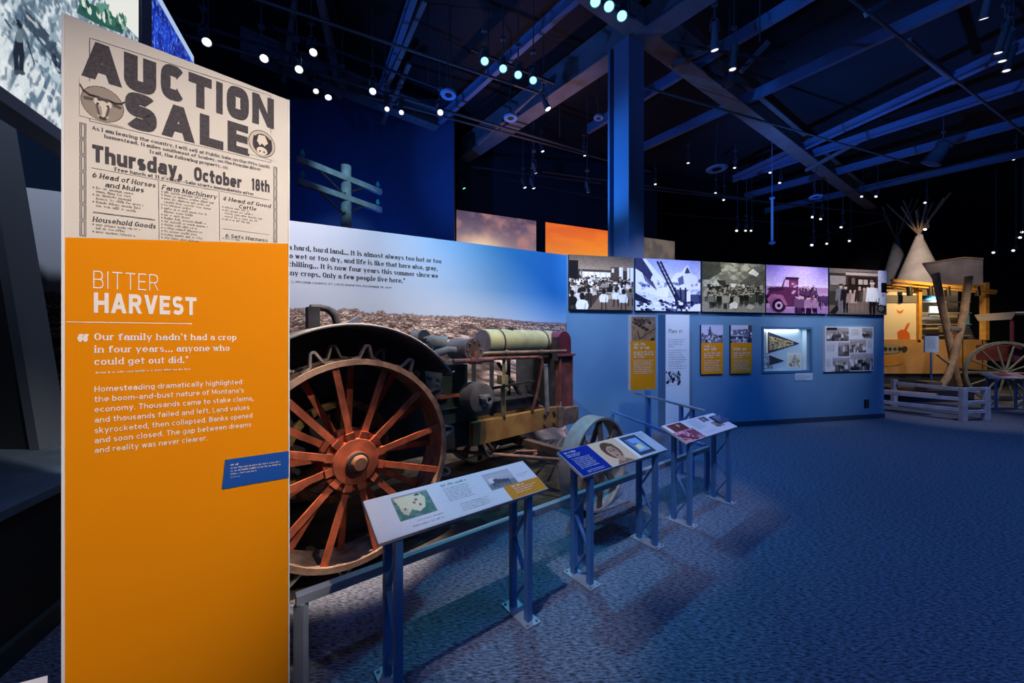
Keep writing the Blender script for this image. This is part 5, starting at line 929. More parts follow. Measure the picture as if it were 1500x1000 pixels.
# ---------------------------------------------------------------- lighting tracks and spotlights under the roof
TRACK = mat('track_black_blue', (.05, .06, .09), .4, .3); CAN = mat('lamp_housing', (.13, .15, .19), .35, .3)
def lens_mat(name, c, e): return mat(name, c, .3, emit=e)
LW, LC, LD = lens_mat('white_lens', (1, .97, .93), 4), lens_mat('cyan_lens', (.30, .92, 1), 2.0), lens_mat('dim_lens', (1, .95, .88), 1.2)
LV, LG_ = lens_mat('violet_lens', (.55, .58, 1), 6), lens_mat('green_lens', (.1, .9, .6), 2)
def lamp_proto(lens, name='spotlight', r=.072, L=.24, bell=1.0):
    t = thing(name, 'x', 'spotlight', (0, 0, 0))
    b = MB(); b.lathe([(.001, .10), (r * .62, .10), (r * .7, .06), (r * bell * .8, -L * .3), (r, -L + .02), (r * 1.08, -L), (r * .95, -L), (r * .86, -L + .03), (.001, -L + .035)], (0, 0, 0), (0, 0, 1), 18)
    [b.lathe([(r * .64, z_), (r * .86, z_), (r * .86, z_ - .012), (r * .64, z_ - .012)], (0, 0, 0), (0, 0, 1), 18) for z_ in (.085, .06, .035)]
    h = b.build('housing', CAN, t)
    b = MB(); b.cyl((0, 0, -L + .012), (0, 0, -L + .006), r * .82, n=18); b.build('lens', lens, h)
    b = MB(); b.tube([(r * 1.15, 0, -.06), (r * 1.15, 0, .06), (r * .8, 0, .16), (0, 0, .19), (-r * .8, 0, .16), (-r * 1.15, 0, .06), (-r * 1.15, 0, -.06)], .010, 6); b.cyl((0, 0, .18), (0, 0, .30), .014, n=8); b.build('yoke', CAN, t)
    return t
PRO = {}
def lamp(px, py, z, aim, lens, label, group, key=None, r=.072, L=.24, Y=None):
    if Y: Y = min(Y, 6.0 * FOC / (HORIZ - py))
    key = (lens.name, r, L); pos = at(px, py, Y) if Y else atz(px, py, z)
    d = (V(aim) - pos).normalized(); pos = pos - d * L; q = d.to_track_quat('-Z', 'Y')
    if key not in PRO: PRO[key] = t = lamp_proto(lens, r=r, L=L); PRO[key + ('kids',)] = list(t.children)
    else:
        t = PRO[key].copy(); COL.objects.link(t); [copy_tree(ch, None, None, t) for ch in PRO[key + ('kids',)]]
    t.location = pos; t['label'] = label; t['group'] = group
    for ch in t.children:
        if ch.name.startswith('housing'): ch.rotation_euler = q.to_euler()
    ORG[t] = pos; b = MB(); b.cyl(pos + V((0, 0, .29)), (pos.x, pos.y, 8.6), .012, n=6); b.box(pos + V((0, 0, .42)), (.05, 0, 0), (0, .025, 0), (0, 0, .03)); b.build('stem', CAN, t)
    return pos
def track(name, pts, w=.04):
    b = MB(); [b.bar(p, q, w, w) for p, q in zip(pts[:-1], pts[1:])]; return struct(b.build(name, TRACK))
Q = V((.0, 3.0, -1.5))
lamp(303, 62, 6.6, Q, LW, 'bright white spotlight just above the lit blue graphic beside auction bill', 'white spotlights over the tractor')
lamp(387, 86, 6.6, Q, LW, 'bright white spotlight above the final letters of the auction bill heading', 'white spotlights over the tractor')
lamp(438, 102, 6.6, Q, LW, 'bright white spotlight past the upper corner of the auction bill', 'white spotlights over the tractor')
lamp(459, 77, 7.0, Q, LW, 'white spotlight on the higher track above its three neighbours', 'white spotlights over the tractor')
lamp(463, 134, 6.6, (-.5, 5, 0), LD, 'slim dim spotlight hanging in the dark lamp cluster', 'lamp cluster over the tractor', r=.06, L=.34)
lamp(481, 143, 6.6, (-1.6, 6, 0), LV, 'short bluish spotlight in the dark lamp cluster, pointing sideways', 'lamp cluster over the tractor', r=.07, L=.26)
lamp(497, 141, 6.6, (-3.2, 5, 2.5), CAN, 'unlit tilted spotlight at the end of the dark lamp cluster', 'lamp cluster over the tractor', r=.06, L=.34)
lamp(546, 134, 6.8, (-1.8, 5, 2), LW, 'white spotlight seen side-on near the sloping roof brace', 'lamps above the utility pole')
lamp(567, 160, 6.8, Q, LD, 'small spotlight hanging above the utility pole, nearer the brace', 'lamps above the utility pole', r=.06, L=.34)
lamp(588, 165, 6.8, Q, LD, 'small spotlight hanging above the utility pole, farther from the brace', 'lamps above the utility pole', r=.06, L=.34)
for k, (x, y) in enumerate(((710, 90), (737, 101), (759, 110), (781, 118))):
    lamp(x, y, 6.7, Q, LC, ('first', 'second', 'third', 'last')[k] + ' in the row of four glowing cyan spotlights, counted towards the column', 'row of four cyan spotlights', r=.08)
for k, (x, y) in enumerate(((872, 3), (892, 10), (911, 24))):
    lamp(x, y, 6.9, Q, LC, ('first', 'middle', 'last')[k] + ' of three cyan spotlights above the girder by the column', 'cyan spotlights above the column', r=.09)
lamp(803, 160, 6.9, (2.6, 8, 3), LW, 'spotlight clamped under the big girder, pointing along it', 'girder lamps')
lamp(645, 165, 6.8, Q, LW, 'small white spotlight below the round blue disc', 'lamps above the utility pole', r=.07)
for x, y, lb in ((1047, 74, 'white spotlight on a short can near the thin joist'), (1073, 102, 'slim spotlight on a long can beside the joist'), (1067, 124, 'wide dark can lamp hanging below the slim long spotlight')):
    lamp(x, y, 7.0, (4.2, 7.6, 2.6), LD if x != 1067 else CAN, lb, 'lamps above the photo wall', r=.11 if x == 1067 else .07, L=.36)
for k, (x, y) in enumerate(((1441, 28), (1462, 78), (1468, 90), (1474, 104))):
    lamp(x, y, 7.0, (8.5, 8, 1), LD, ('top', 'second', 'third', 'lowest')[k] + ' spotlight in the diagonal cluster under the roof corner', 'diagonal lamp cluster', r=.06, L=.4)
lamp(1363, 240, 7.0, (9.6, 14, 0), CAN, 'big dark blue-capped pendant can under the wide duct', 'far lamps', r=.22, L=.5)
for k, (x, y, l) in enumerate(((795, 222, LW), (857, 228, LV), (785, 254, LD), (769, 275, LV), (782, 276, LW), (862, 282, LW), (680, 276, LG_), (1008, 239, LD), (960, 270, LD), (955, 292, LD), (1076, 246, LD), (1128, 253, LD), (1048, 283, LD), (1060, 293, LD), (1142, 268, LD), (1190, 318, LW), (1202, 321, LD), (1189, 359, LW), (1211, 357, LD), (1079, 338, LW), (1092, 338, LD), (1100, 338, LD), (1262, 288, LD), (1283, 288, LD), (1355, 297, LD), (1484, 233, LW), (1232, 333, LD), (1244, 353, LD), (1355, 336, LW), (1494, 348, LD), (1497, 340, LD), (1455, 370, LD), (1484, 367, LD))):
    lamp(x, y, 0, (x / 90 - 6, 12, 0), l, 'small distant spotlight glowing under the dark roof of the far hall', 'distant spotlights', r=.055, L=.2, Y=(11.8 if y < 300 and x < 900 else 15.5) - (k % 3) * .7)
for a, c, zz in (((240, 22), (520, 108), 7.0), ((400, 40), (640, 128), 7.35), ((690, 72), (812, 122), 7.1), ((850, -10), (930, 26), 7.25), ((980, 62), (1150, 92), 7.4), ((740, 262), (890, 292), 6.9), ((690, 244), (880, 268), 7.1), ((1240, 282), (1480, 222), 7.2), ((1180, 350), (1300, 322), 6.4)):
    track('trim_track', [atz(*a, zz), atz(*c, zz)])
for x, y0, y1, zz in ((305, 0, 50, 6.95), (430, -10, 70, 7.3), (627, 0, 120, 7.0), (660, 10, 130, 6.9), (1113, 0, 60, 7.4), (820, 150, 200, 7.0), (715, 60, 110, 7.0)):   # hanger rods
    p = atz(x, y1, zz); b = MB(); b.cyl(p, (p.x, p.y, 8.6), .012, n=6); struct(b.build('trim_hanger', PIPE))
# round discs on cables
DISC = mat('disc_blue_white', (.16, .34, .62), .5); LIT = spot('disc_light', (-1.6, 3.2, 4.4), (-.6, 7.0, 6.6), 60, (.12, .45, 1), 70, .8)
for x, y, zz, r, lb in ((657, 138, 6.5, .16, 'round blue disc speaker hanging on a cable, nearest the cyan lamps'), (748, 172, 6.7, .16, 'round blue disc speaker partly behind the big girder'), (877, 172, 7.0, .12, 'small round blue disc hanging beside the column'), (1050, 247, 6.6, .28, 'round white ring hanging beyond the column under dark roof'), (1195, 288, 6.6, .2, 'small pale ring hanging far beyond the photo wall')):
    p = atz(x, y, zz); t = thing('hanging_speaker', lb, 'speaker', p, 'round discs under the roof')
    b = MB(); b.lathe([(r * .45, -.02), (r * .9, -.03), (r, 0), (r * .9, .03), (r * .3, .09), (.001, .1)], p, (0, 0, 1), 28); b.build('disc', DISC, t)
    b = MB(); b.cyl(p + V((0, 0, -.012)), p + V((0, 0, -.004)), r * .46, n=20); b.build('speaker_cone', BLACK, t)
    b = MB(); b.tube([p + V((0, 0, .09)), p + V((-.04, 0, .4)), p + V((.02, 0, .9)), (p.x, p.y, 8.6)], .012, 6); b.build('cable', PIPE, t)
p, q = at(1131, 291, 12), at(1131, 358, 12); t = thing('hanging_rod', 'slim blue-lit rod hanging upright above the photo wall', 'rod', q)
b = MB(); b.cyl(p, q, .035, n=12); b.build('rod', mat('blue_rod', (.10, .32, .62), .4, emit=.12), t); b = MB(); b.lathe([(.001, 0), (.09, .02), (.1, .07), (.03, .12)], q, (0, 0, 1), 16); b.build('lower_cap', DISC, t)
b = MB(); b.lathe([(.001, .06), (.08, .04), (.08, 0), (.03, -.04)], p, (0, 0, 1), 16); b.cyl(p, (p.x, p.y, 8.6), .01, n=6); b.build('upper_cap', DISC, t)

# ---------------------------------------------------------------- utility pole behind the mural
c = at(507, 330, 8.0); px0, py0 = c.x, c.y; ztop = at(507, 243, 8.0).z; ad = V((.545, .838, 0)); WOOD = mat('weathered_pole', (.30, .36, .42), .8, var=.2, scale=6)
t = thing('utility_pole', 'weathered wooden utility pole with two crossarms and glass insulators', 'pole', (px0, py0, 0))
b = MB(); b.cyl((px0, py0, 0), (px0, py0, ztop), .125, .105, 18); b.build('pole', WOOD, t)
for zz, nm in ((ztop - .30, 'crossarm'), (ztop - .72, 'crossarm')):
    m = V((px0, py0 - .12, zz)); b = MB(); b.bar(m - ad * .95, m + ad * .95, .09, .12); arm = b.build(nm, WOOD, t)
    for s in (-.86, .86):
        b = MB(); b.lathe([(.001, .15), (.03, .14), (.035, .1), (.05, .06), (.045, .03), (.02, .02), (.012, -.02), (.001, -.02)], m + ad * s + V((0, 0, .075)), (0, 0, 1), 14); b.build('insulator', mat('aqua_glass', (.05, .42, .48), .15), arm)
    b = MB(); b.bar(m - ad * .5 + V((0, -.03, -.06)), (px0, py0 - .14, zz - .36), .02, .04); b.bar(m + ad * .5 + V((0, -.03, -.06)), (px0, py0 - .14, zz - .36), .02, .04); b.build('arm_brace', IRON, t)
spot('pole_spot', (-1.6, 4.4, 6.6), (px0, py0, ztop - .4), 420, (.45, .85, 1), 22, .8)

# ---------------------------------------------------------------- sky pictures far behind
def sky_clouds(c):
    c.grad((84, 70, 96), (226, 190, 186)); n = c.fbm(5, 5, 5, 3); c.mix(np.clip((n - .42) * 4, 0, 1), (176, 126, 128)); n2 = c.fbm(6, 7, 5, 8); c.mix(np.clip((n2 - .55) * 5, 0, .8), (96, 80, 108)); c.mix(np.exp(-((c.X - .3) / .25) ** 2 - ((c.Y - .44) / .15) ** 2), (244, 214, 180)); c.mix(np.clip((c.Y - .42) * 5, 0, 1) * (c.X > .45) * .7, (236, 214, 222))
def sky_sunset(c): c.grad((226, 96, 40), (250, 176, 60), 0, .6); c.rect(0, .6, 1, 1, (250, 190, 80)); c.mix(np.exp(-((c.X - .0) / .5) ** 2) * .35, (206, 84, 60)); c.mix(np.clip((c.fbm(3, 8, 4) - .5) * 2, 0, .3), (255, 140, 40))
def sky_beige(c): c.grad((112, 104, 108), (150, 136, 128)); c.mix(np.clip((c.fbm(5, 5, 4) - .45) * 4, 0, .8), (158, 140, 126))
for nm, fn, a, c_, e, lb in ((0, sky_clouds, (667, 307), (785, 322), .95, 'glowing screen of pink and grey storm clouds above the mural'), (1, sky_sunset, (797, 325), (905, 341), 1.0, 'glowing orange sunset screen beside the blue column'), (2, sky_beige, (918, 344), (987, 352), .5, 'dim beige cloud screen beyond the blue column')):
    u0, z1 = hit(SK, *a); u1, _ = hit(SK, *c_); z0 = z1 - 2.6; t = thing('sky_screen', lb, 'screen', SK.p(u0, z0, 0), 'sky screens on the far wall')
    b = MB(); SK.slab(b, u0, z0, u1, z1, .0, .06); b.build('screen_case', BLACK, t)
    cv_ = Canvas(84, 74, seed=4 + nm); fn(cv_); cv_.sheet('lit_screen', SK, u0 + .02, z0 + .02, u1 - .02, z1 - .02, .065, print_mat('screen_glow_%d' % nm, .4, e), t)

# ---------------------------------------------------------------- lit pictures and counter at the near side
LB = Frame((-2.52, 1.814, 0), (-.399, .917, 0), (0, 0, 1)); zb, zt_ = 3.0, 4.85
ue, _ = hit(LB, 203, 30); us = -1.1
t = thing('lightbox', 'big backlit photograph of a labourer with a shovel on rocky ground', 'lightbox', LB.p(us, zb, 0))
b = MB(); LB.slab(b, us, zb - .07, ue, zt_, -.14, -.002); b.build('lightbox_case', mat('case_grey', (.16, .19, .24), .5), t)
c = Canvas(440, 310, (176, 194, 206), 9)
def cc(px, py): u, v_ = hit(LB, px, py); return (u - us) / (ue - us), (zt_ - v_) / (zt_ - zb)
n = c.fbm(14, 12, 5); c.mix(np.clip((n - .4) * 3, 0, 1), (222, 232, 238)); n2 = c.fbm(44, 30, 3); c.mix(np.clip((n2 - .5) * 6, 0, .8), (104, 128, 146))
c.poly([cc(-60, -40), cc(0, 40), cc(24, 70), cc(90, 140), cc(90, 190), cc(0, 125), cc(-120, 40)], (232, 238, 240), .75)
ang = vnoise((c.X * 3.2 + c.Y) * 26, (c.Y - c.X * .6) * 9, 4); c.mix(np.clip((ang - .55) * 5, 0, .85), (84, 108, 128))
c.poly([cc(34, 10), cc(60, 36), cc(92, 74), cc(92, 96), cc(58, 62), cc(36, 34)], (60, 76, 92)); c.poly([cc(0, -20), cc(36, 5), cc(84, -10), cc(84, -60), cc(0, -60)], (140, 158, 172), .8)
c.poly([cc(44, 70), cc(92, 98), cc(92, 128), cc(56, 90)], (190, 206, 216)); c.poly([cc(70, 60), cc(92, 62), cc(92, 20), cc(78, 24)], (150, 170, 184))
def limb(p, q, w, col): c.line(*cc(*p), *cc(*q), w, col)
K_, M_ = (30, 40, 54), (74, 90, 108)
limb((80, 86), (86, 100), .03, K_); limb((62, 74), (92, 96), .014, (50, 64, 80))
c.mix(np.clip((vnoise(c.X * 120, c.Y * 60 + c.X * 70, 11) - .6) * 4, 0, .6), (70, 92, 112)); c.mix(np.clip((vnoise(c.X * 90 + 7, c.Y * 70, 13) - .62) * 4, 0, .7), (240, 246, 248)); c.grain(5)
limb((27, 58), (23, 80), .022, K_); limb((23, 80), (24, 103), .018, K_); limb((30, 58), (32, 80), .022, K_); limb((32, 80), (31, 104), .018, K_); c.poly([cc(22, 40), cc(34, 41), cc(33, 62), cc(24, 61)], (104, 122, 136)); limb((23, 42), (14, 38), .014, (150, 168, 180)); limb((14, 38), (10, 31), .012, (150, 168, 180)); limb((33, 43), (39, 54), .014, (88, 104, 120)); limb((39, 54), (42, 68), .012, (88, 104, 120)); c.ell(*cc(28, 35), .007, .011, K_); c.ell(*cc(28, 32.5), .011, .004, K_); limb((8, 29), (16, 40), .006, K_); limb((40, 60), (50, 92), .006, K_); limb((22, 104), (35, 106), .01, (60, 76, 92))
c.poly([cc(150, -10), cc(203, -10), cc(203, 56), cc(176, 30), cc(160, 20)], (238, 240, 232)); c.poly([cc(118, 0), cc(140, 8), cc(182, 34), cc(180, 50), cc(140, 34), cc(112, 18)], (40, 92, 80)); c.poly([cc(140, 4), cc(160, 6), cc(158, 24), cc(146, 20)], (96, 150, 130)); 
for _ in range(40):
    k = c.rng.random(); x, y = cc(118 + 66 * k, 4 + 30 * k + c.rng.uniform(-8, 10)); c.ell(x, y, .008, .014, [(30, 70, 66), (140, 180, 160), (220, 230, 220), (60, 110, 90)][c.rng.integers(4)])
c.sheet('backlit_photograph', LB, us, zb, ue, zt_, .0, print_mat('lightbox_glow', .4, .92), t)
u0, _ = hit(LB, 204, 30); u1, _ = hit(LB, 221, 30)
b = MB(); LB.slab(b, u0 + .01, 0, u1 - .01, 4.95, -.14, .01); struct(b.build('trim_mullion', NAVY))
us2, ue2 = u1, hit(LB, 284, 87)[0]
t = thing('lightbox', 'blue backlit line drawing receding behind the auction panel', 'lightbox', LB.p(us2, zb, 0))
b = MB(); LB.slab(b, us2, 3.35, ue2, zt_, -.1, -.002); b.build('lightbox_case', NAVY, t)
c = Canvas(130, 110, (6, 30, 150), 12); n = c.fbm(9, 9, 4); c.mix(np.clip((n - .45) * 4, 0, 1), (16, 70, 226)); n2 = vnoise(c.X * 34 + 9 * c.Y, c.Y * 26 - 8 * c.X, 5); c.mix(np.clip(1 - np.abs(n2 - .5) * 14, 0, .9), (120, 170, 255))
for _ in range(26):
    x, y, a_ = c.rng.random(), c.rng.random(), c.rng.uniform(-.5, 2.2); c.line(x, y, x + .3 * math.cos(a_), y + .3 * math.sin(a_), .012, (196, 214, 255), .8)
c.line(0, .02, 1, .02, .07, (186, 214, 255)); c.grain(5); c.sheet('backlit_drawing', LB, us2, 3.35, ue2, zt_, .0, print_mat('drawing_glow', .4, .8), t)
# counter with sloped dark panel and leaning fin
D_ = V((-.3536, .9354, 0)); N_ = V((.9354, .3536, 0)); CF = Frame((-2.39, 1.2, 0), D_, (0, 0, 1))
t = thing('display_counter', 'dark blue-grey counter ledge running behind the auction panel', 'counter', CF.o)
b = MB(); CF.slab(b, -.2, .0, 2.4, .80, -1.6, -.03); b.build('counter_body', mat('counter_dark', (.016, .02, .024), .6), t)
b = MB(); CF.slab(b, -.2, .80, 2.4, .855, -1.65, 0); b.build('counter_top', mat('counter_top', (.10, .15, .21), .55, var=.2, scale=3), t, .004)
b = MB(); CF.slab(b, -.2, 0, 2.4, .12, -.03, .01); b.build('toe_kick', mat('toe_dark_green', (.035, .05, .045), .6), t)
t = thing('leaning_partition', 'tall dark leaning partition rising from the counter ledge', 'partition', (-3.85, 3.02, .855))
b = MB(); b.prism([(-3.90, 3.0, .857), (-5.6, 3.0, .857), (-5.6, 3.0, 3.7), (-4.39, 3.0, 3.7)], (0, .16, 0)); b.build('partition_face', mat('partition_black', (.012, .015, .02), .7), t)
b = MB(); b.prism([(-3.82, 2.98, .857), (-3.90, 2.98, .857), (-4.385, 2.98, 3.7), (-4.30, 2.98, 3.7)], (0, .2, 0)); b.build('partition_edge', mat('partition_edge', (.10, .12, .15), .6), t)
spot('counter_lamp', (-1.9, 3.4, 4.6), (-3.0, 2.2, .8), 40, (.35, .6, 1), 60, 1)
# white board corner by the camera
t = thing('white_board', 'corner of a white slanted board low beside the orange panel', 'board', atz(30, 1010, .6) * 1.0)
pz = [atz(70, 989, .74), atz(12, 1004, .74), atz(-40, 1090, .66), atz(66, 1060, .66)]
b = MB(); b.prism(pz, V((0, 0, -.02))); b.build('board', BEDGE, t); b = MB(); m = (pz[0] + pz[2]) / 2; b.box((m.x, m.y, .34), (.02, 0, 0), (0, .02, 0), (0, 0, .34)); b.build('leg', POST, t)
# ---------------------------------------------------------------- exhibits beyond the photo wall
OCH = mat('ochre_timber', (.62, .33, .07), .6, var=.15, scale=5); TAN = mat('tan_panel', (.50, .30, .14), .6, var=.1, scale=2); POLEW = mat('peeled_pole', (.55, .36, .20), .7, var=.2, scale=6)
BF = Frame((11.9, 12.2, 0), (1, 0, 0), (0, 0, 1)); hb = lambda x, y: hit(BF, x, y)
t = thing('exhibit_booth', 'warmly lit ochre timber exhibit booth with picture panels', 'booth', BF.p(1.7, 0, 0))
ul, ur = hb(1288, 500)[0], hb(1446, 500)[0]; zm = hb(1300, 497)[1]; zl = hb(1300, 547)[1]; zh = hb(1300, 416)[1]
b = MB(); BF.slab(b, ul, 0, ur, zl, -.5, -.06); b.build('plinth', mat('plinth_dark', (.02, .03, .06), .7), t)
b = MB(); BF.slab(b, ul, zl, ur, zm, -.1, 0); low = b.build('lower_panel', TAN, t)
for px in (1363, 1410, 1439): u = hb(px, 500)[0]; b = MB(); BF.slab(b, u - .012, zl, u + .012, zm, 0, .01); b.build('panel_joint', IRON, low)
b = MB(); BF.slab(b, ul, zm, ur, zh, -.9, -.8); b.build('back_panel', mat('cream_panel', (.62, .52, .38), .7), t)
up_, vp = hb(1345, 500); ua = hb(1290, 500)[0]
b = MB(); BF.slab(b, ua, zm, up_, zh - .25, -.12, -.04); wp = b.build('white_picture_panel', mat('cream_white', (.72, .66, .56), .6), t)
OR_ = mat('orange_silhouette', (.62, .14, .02), .6); b = MB()
def shape(pts): b.add([BF.p(*hb(x, y), -.036) for x, y in pts][::-1], [tuple(range(len(pts)))])
shape([(1315, 452), (1319, 456), (1326, 453), (1322, 459), (1317, 458)]); b.build('bird_silhouette', OR_, wp); b = MB()
shape([(1317, 497), (1316, 486), (1322, 482), (1330, 484), (1334, 488), (1335, 497)]); shape([(1326, 483), (1330, 474), (1335, 472), (1332, 480), (1329, 485)]); b.build('animal_silhouette', OR_, wp)
b = MB(); BF.slab(b, ua, zh - .62, up_, zh - .36, -.035, -.02); b.build('grey_header', mat('header_grey', (.16, .16, .18), .6), wp)
for px, w in ((1346, .10), (1444, .12)): u = hb(px, 500)[0]; b = MB(); BF.slab(b, u - w / 2, zm - .02, u + w / 2, zh + .05, -.12, .05); b.build('booth_post', OCH, t)
b = MB(); BF.slab(b, ul, zh - .16, ur, zh - .02, -.12, .02); b.build('lintel', OCH, t)
for y0, y1, w in ((412, 428, .09), (418, 431, .05)):
    b = MB(); p, q = BF.p(*hb(1297, y0), .2), BF.p(*hb(1447, y1), .2); b.bar(p, q, w, w); b.build('rafter', OCH, t)
b = MB(); b.bar(BF.p(*hb(1300, 424), .25), BF.p(*hb(1330, 415), -.6), .07, .07); b.build('rafter', OCH, t)
for px in (1322, 1352, 1377, 1420): u, v = hb(px, 421); b = MB(); b.cyl(BF.p(u, v, .2), BF.p(u, v - .3, .22), .07, n=10); b.build('booth_lamp_can', BLACK, t)
u0, u1 = hb(1352, 500)[0], hb(1440, 500)[0]
for k in range(4): z_ = zm + (zh - .3 - zm) * (k + .35) / 4; b = MB(); BF.slab(b, u0, z_ - .015, u1, z_ + .015, -.6, -.3); b.build('shelf', mat('shelf_grey', (.30, .28, .24), .6), t)
for x0, y0, x1, y1, col in ((1352, 433, 1364, 470, (.40, .62, .85)), (1364, 431, 1395, 438, (.03, .32, .75)), (1380, 447, 1400, 462, (.5, .66, .85)), (1428, 447, 1440, 478, (.10, .40, .80)), (1355, 470, 1374, 481, (.06, .05, .05)), (1411, 481, 1422, 491, (.10, .09, .08)), (1396, 478, 1405, 486, (.2, .16, .12))):
    a, c = hb(x0, y1), hb(x1, y0); b = MB(); BF.slab(b, a[0], a[1], c[0], c[1], -.4, -.36); b.build('picture_panel', mat('panel_%d' % (x0 * 3 + y0), col, .6), t)
for k, (y0, y1) in enumerate(((504, 518), (521, 536))):
    u0, v0 = hb(1270, (y0 + y1) / 2); u1, _ = hb(1325, 500); hh = abs(hb(1300, y0)[1] - v0); fr = Frame(BF.p((u0 + u1) / 2, v0, .012), (1, 0, 0), (0, 0, 1)); b = MB()
    b.add([fr.p((u1 - u0) / 2 * math.cos(a), hh * math.sin(a)) for a in np.arange(28) * 2 * math.pi / 28], [tuple(range(28))]); e = b.build('oval_picture', mat('oval_grey', (.30, .29, .28), .6) if k == 0 else mat('oval_ochre', (.55, .28, .07), .6), low)
    if k == 0:
        rg = random.Random(4)
        for j in range(7): b = MB(); x = -.35 + .16 * j; b.cyl(fr.p(x, 0, .002), fr.p(x, 0, .006), rg.uniform(.05, .1), n=10); b.build('dark_figure', IRON, e)
# forked trunk sculpture
t = thing('forked_trunk', 'two brown trunks bound together and forking before the booth', 'trunk', at(1392, 572, 10.6)); Yt = 10.6
f0 = lambda x, y, d=0: at(x, y, Yt + d)
b = MB(); b.tube([f0(1378, 567), f0(1388, 552), f0(1397, 525), f0(1404, 495), f0(1412, 460), f0(1419, 405)], .085, 12); b.build('trunk', POLEW, t)
b = MB(); b.tube([f0(1404, 565, .2), f0(1400, 548, .15), f0(1394, 515, .12), f0(1388, 485, .1), f0(1380, 450, .1), f0(1370, 400, .1)], .085, 12); b.build('trunk', POLEW, t)
b = MB(); b.tube([f0(1372, 518), f0(1384, 528), f0(1390, 532)], .035, 8); b.build('branch', POLEW, t)
b = MB(); b.lathe([(.15, -.04), (.19, -.04), (.19, .04), (.15, .04), (.15, -.04)], f0(1395, 482, .1), (.1, 0, 1), 16); b.build('iron_collar', GREY, t)
# caption sign on a post
t = thing('caption_sign', 'small pale blue sign on a thin post before the forked trunk', 'sign', at(1364, 566, 10.5)); f1 = lambda x, y: at(x, y, 10.5)
b = MB(); b.cyl(f1(1364, 560), f1(1364, 514), .022, n=8); b.build('post', POST, t)
p, q = f1(1354, 516), f1(1374, 489); b = MB(); b.box((p + q) / 2, ((q.x - p.x) / 2, 0, 0), (0, .02, 0), (0, 0, (q.z - p.z) / 2)); sb = b.build('sign_board', mat('pale_blue_board', (.55, .66, .88), .5), t)
fr = Frame(V((p.x, 10.475, p.z)), (1, 0, 0), (0, 0, 1)); w, h = q.x - p.x, q.z - p.z; b = MB(); fr.rect(b, 0, h * .9, w, h, .001); b.build('header_band', INK, sb)
b = MB(); rg = random.Random(7); [small_print(b, fr, w * .12, w * rg.uniform(.7, .9), h * (.78 - .07 * k), h * .035, .001, rg) for k in range(9)]; b.build('sign_lettering', GREYINK, sb)
b = MB(); a, c = f1(1349, 568), f1(1371, 558); a.z = .32; b.box((a + c) / 2, ((c.x - a.x) / 2, 0, 0), (0, .16, 0), (0, 0, (c.z - a.z) / 2)); b.build('base_box', mat('tan_block', (.30, .24, .14), .7), t)
# low platform under the exhibits
b = MB(); b.box((12.0, 11.1, .16), (.92, 0, 0), (0, .8, 0), (0, 0, .16)); tag(b.build('exhibit_platform', mat('platform_navy', (.03, .04, .07), .7)), 'low dark platform before the ochre booth', 'platform')
# whitewashed barrier
WOODW = mat('whitewashed_wood', (.42, .42, .50), .7, var=.15, scale=5)
t = thing('wooden_barrier', 'low whitewashed timber barrier past the end of the blue wall', 'barrier', (9.64, 7.88, 0))
for p in ((9.64, 7.88), (10.22, 7.95), (9.95, 9.6)): b = MB(); b.box((*p, .36), (.05, 0, 0), (0, .05, 0), (0, 0, .36)); b.build('post', WOODW, t, .008)
for p, q, zz, w in (((9.64, 7.88), (8.7, 9.3), .47, .08), ((9.64, 7.88), (8.7, 9.3), .24, .08), ((9.64, 7.88), (10.22, 7.95), .40, .07), ((9.64, 7.88), (10.22, 7.95), .20, .07), ((9.64, 7.88), (10.22, 7.95), .69, .06), ((10.22, 7.95), (9.95, 9.6), .62, .08)):
    b = MB(); b.bar((*p, zz), (*q, zz), .05, w); b.build('rail', WOODW, t, .005)
b = MB(); b.box((9.35, 8.75, .50), V((.26, -.4, 0)), V((.2, .13, 0)) * .6, (0, 0, .015)); b.build('caption_board', mat('reddish_caption', (.45, .25, .22), .6), t)
# tipis
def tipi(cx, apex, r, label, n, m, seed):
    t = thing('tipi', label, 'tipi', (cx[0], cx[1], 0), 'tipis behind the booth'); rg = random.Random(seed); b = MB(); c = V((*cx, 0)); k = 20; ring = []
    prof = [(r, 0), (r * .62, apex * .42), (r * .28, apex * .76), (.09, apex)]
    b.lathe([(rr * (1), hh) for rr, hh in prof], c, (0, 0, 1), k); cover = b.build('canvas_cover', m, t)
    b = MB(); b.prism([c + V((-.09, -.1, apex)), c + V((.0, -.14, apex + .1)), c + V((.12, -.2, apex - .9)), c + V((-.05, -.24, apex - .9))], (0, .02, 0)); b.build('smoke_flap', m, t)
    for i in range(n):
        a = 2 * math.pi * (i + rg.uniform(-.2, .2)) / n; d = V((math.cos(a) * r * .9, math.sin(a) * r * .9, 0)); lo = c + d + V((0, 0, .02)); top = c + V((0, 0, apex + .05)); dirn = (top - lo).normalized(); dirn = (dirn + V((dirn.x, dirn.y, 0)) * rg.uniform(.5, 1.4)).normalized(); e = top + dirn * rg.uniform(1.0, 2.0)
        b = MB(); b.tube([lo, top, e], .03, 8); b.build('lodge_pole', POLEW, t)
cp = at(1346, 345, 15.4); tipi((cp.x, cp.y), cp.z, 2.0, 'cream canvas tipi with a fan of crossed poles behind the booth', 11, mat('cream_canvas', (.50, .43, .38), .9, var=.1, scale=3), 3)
cp = at(1313, 352, 18.4); tipi((cp.x, cp.y), cp.z, 1.6, 'grey tipi farther back beside the cream one', 5, mat('grey_canvas', (.26, .26, .30), .9, var=.1, scale=3), 5)
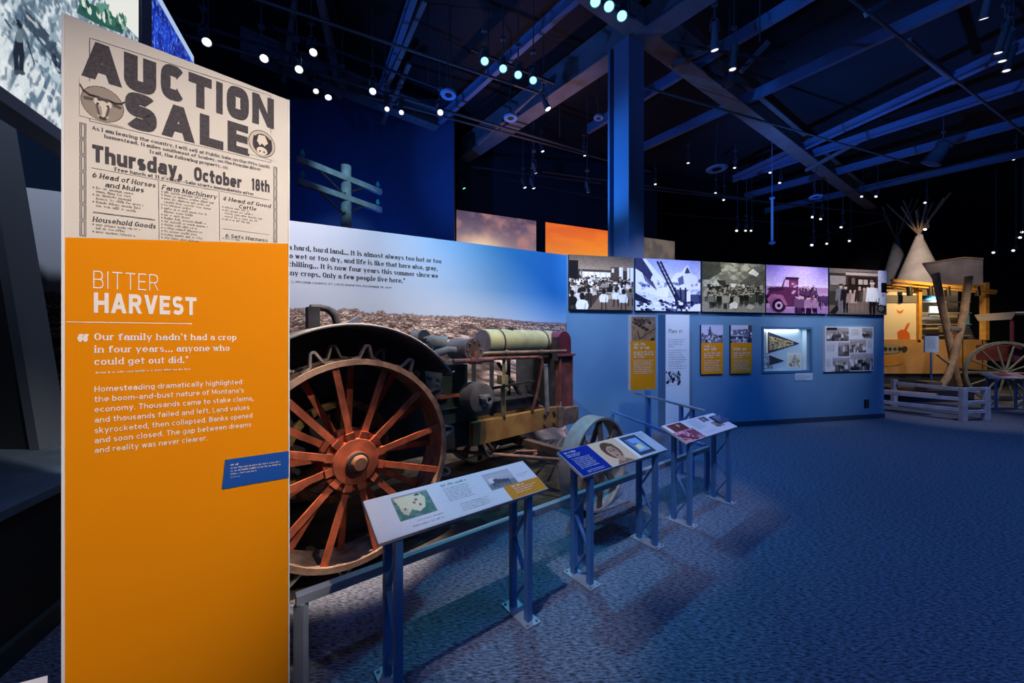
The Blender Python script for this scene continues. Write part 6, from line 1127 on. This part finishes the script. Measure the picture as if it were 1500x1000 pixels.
# awning cloth over the booth
t = thing('canvas_awning', 'pale hanging cloth sheet above the booth beside the tipi', 'awning', at(1405, 420, 12.9)); fa = lambda x, y: at(x, y, 12.9)
b = MB(); b.prism([fa(1352, 386), fa(1412, 377), fa(1440, 379), fa(1440, 424), fa(1375, 421)], (0, .03, 0)); b.build('cloth', mat('awning_cloth', (.40, .33, .31), .8, color2=(.62, .50, .46), scale=1.6), t); b = MB(); b.bar(fa(1352, 386), fa(1412, 377), .05, .05); b.bar(fa(1412, 377), fa(1440, 379), .05, .05); b.build('cloth_pole', POLEW, t)
# wagon
WG = mat('maroon_wagon_paint', (.14, .025, .05), .6, var=.2, scale=4); SP = mat('faded_olive_wheel', (.26, .25, .18), .7, var=.2, scale=8)
wc = V((13.25, 9.9, .85)); wd = V((.95, -.31, 0)); wn = V((-.31, -.95, 0)); R = .85
t = thing('wagon', 'old maroon ribbed wagon with a large spoked wheel and canvas top', 'wagon', (wc.x, wc.y, 0))
b = MB(); b.lathe([(R - .07, -.035), (R, -.035), (R, .035), (R - .07, .035), (R - .07, -.035)], wc, wn, 48); wh = b.build('wheel', SP, t)
b = MB(); b.cyl(wc - wn * .12, wc + wn * .14, .09, .07, 16); b.build('hub', SP, wh)
for k in range(14): a = 2 * math.pi * k / 14; b = MB(); d = wd * math.cos(a) + V((0, 0, 1)) * math.sin(a); b.cyl(wc + d * .07, wc + d * (R - .05), .026, .02, 8); b.build('spoke', SP, wh)
b = MB(); b.cyl(wc - wn * 1.4, wc, .05, n=12); b.build('axle', IRON, t)
bc = wc + wd * 1.5 - wn * .62
b = MB(); b.box(bc + V((0, 0, .52)), wd * 1.35, wn * .5, V((0, 0, .22))); body = b.build('wagon_box', WG, t)
for k in range(12): s = -1.3 + k * .235; p = bc + wd * s + wn * .515; b = MB(); b.box(p + V((0, 0, .52)), wd * .03, wn * .015, V((0, 0, .22))); b.build('rib', mat('dark_maroon', (.05, .012, .03), .6), body)
b = MB(); tp = bc + V((0, 0, 1.62)); b.box(tp, wd * 1.3, wn * .62, V((0, 0, .02))); b.prism([tp - wd * 1.3 + wn * .62, tp - wd * 1.3 - wn * .62, tp - wd * 1.3 - wn * .5 + V((0, 0, -.18)), tp - wd * 1.3 + wn * .5 + V((0, 0, -.18))], wd * .02); b.build('canvas_top', mat('wagon_canvas', (.30, .30, .34), .8), t)
for s in (-1.25, 1.25): b = MB(); b.bar(bc + wd * s + wn * .45 + V((0, 0, .7)), bc + wd * s + wn * .45 + V((0, 0, 1.62)), .05, .05); b.build('canopy_post', WG, t)
spot('booth_inner_lamp', (14.4, 12.35, 3.2), (14.4, 12.9, 2.2), 90, (.8, .88, 1), 130, 1)
spot('awning_lamp', (12.6, 9.6, 6.4), (16.0, 12.9, 4.4), 260, (.95, .85, .82), 40, 1)
spot('caption_fill', (11.2, 8.0, 4.6), (11.95, 10.5, 1.7), 160, (.85, .9, 1), 16, .8)  # fill lamp added to brighten the small caption sign
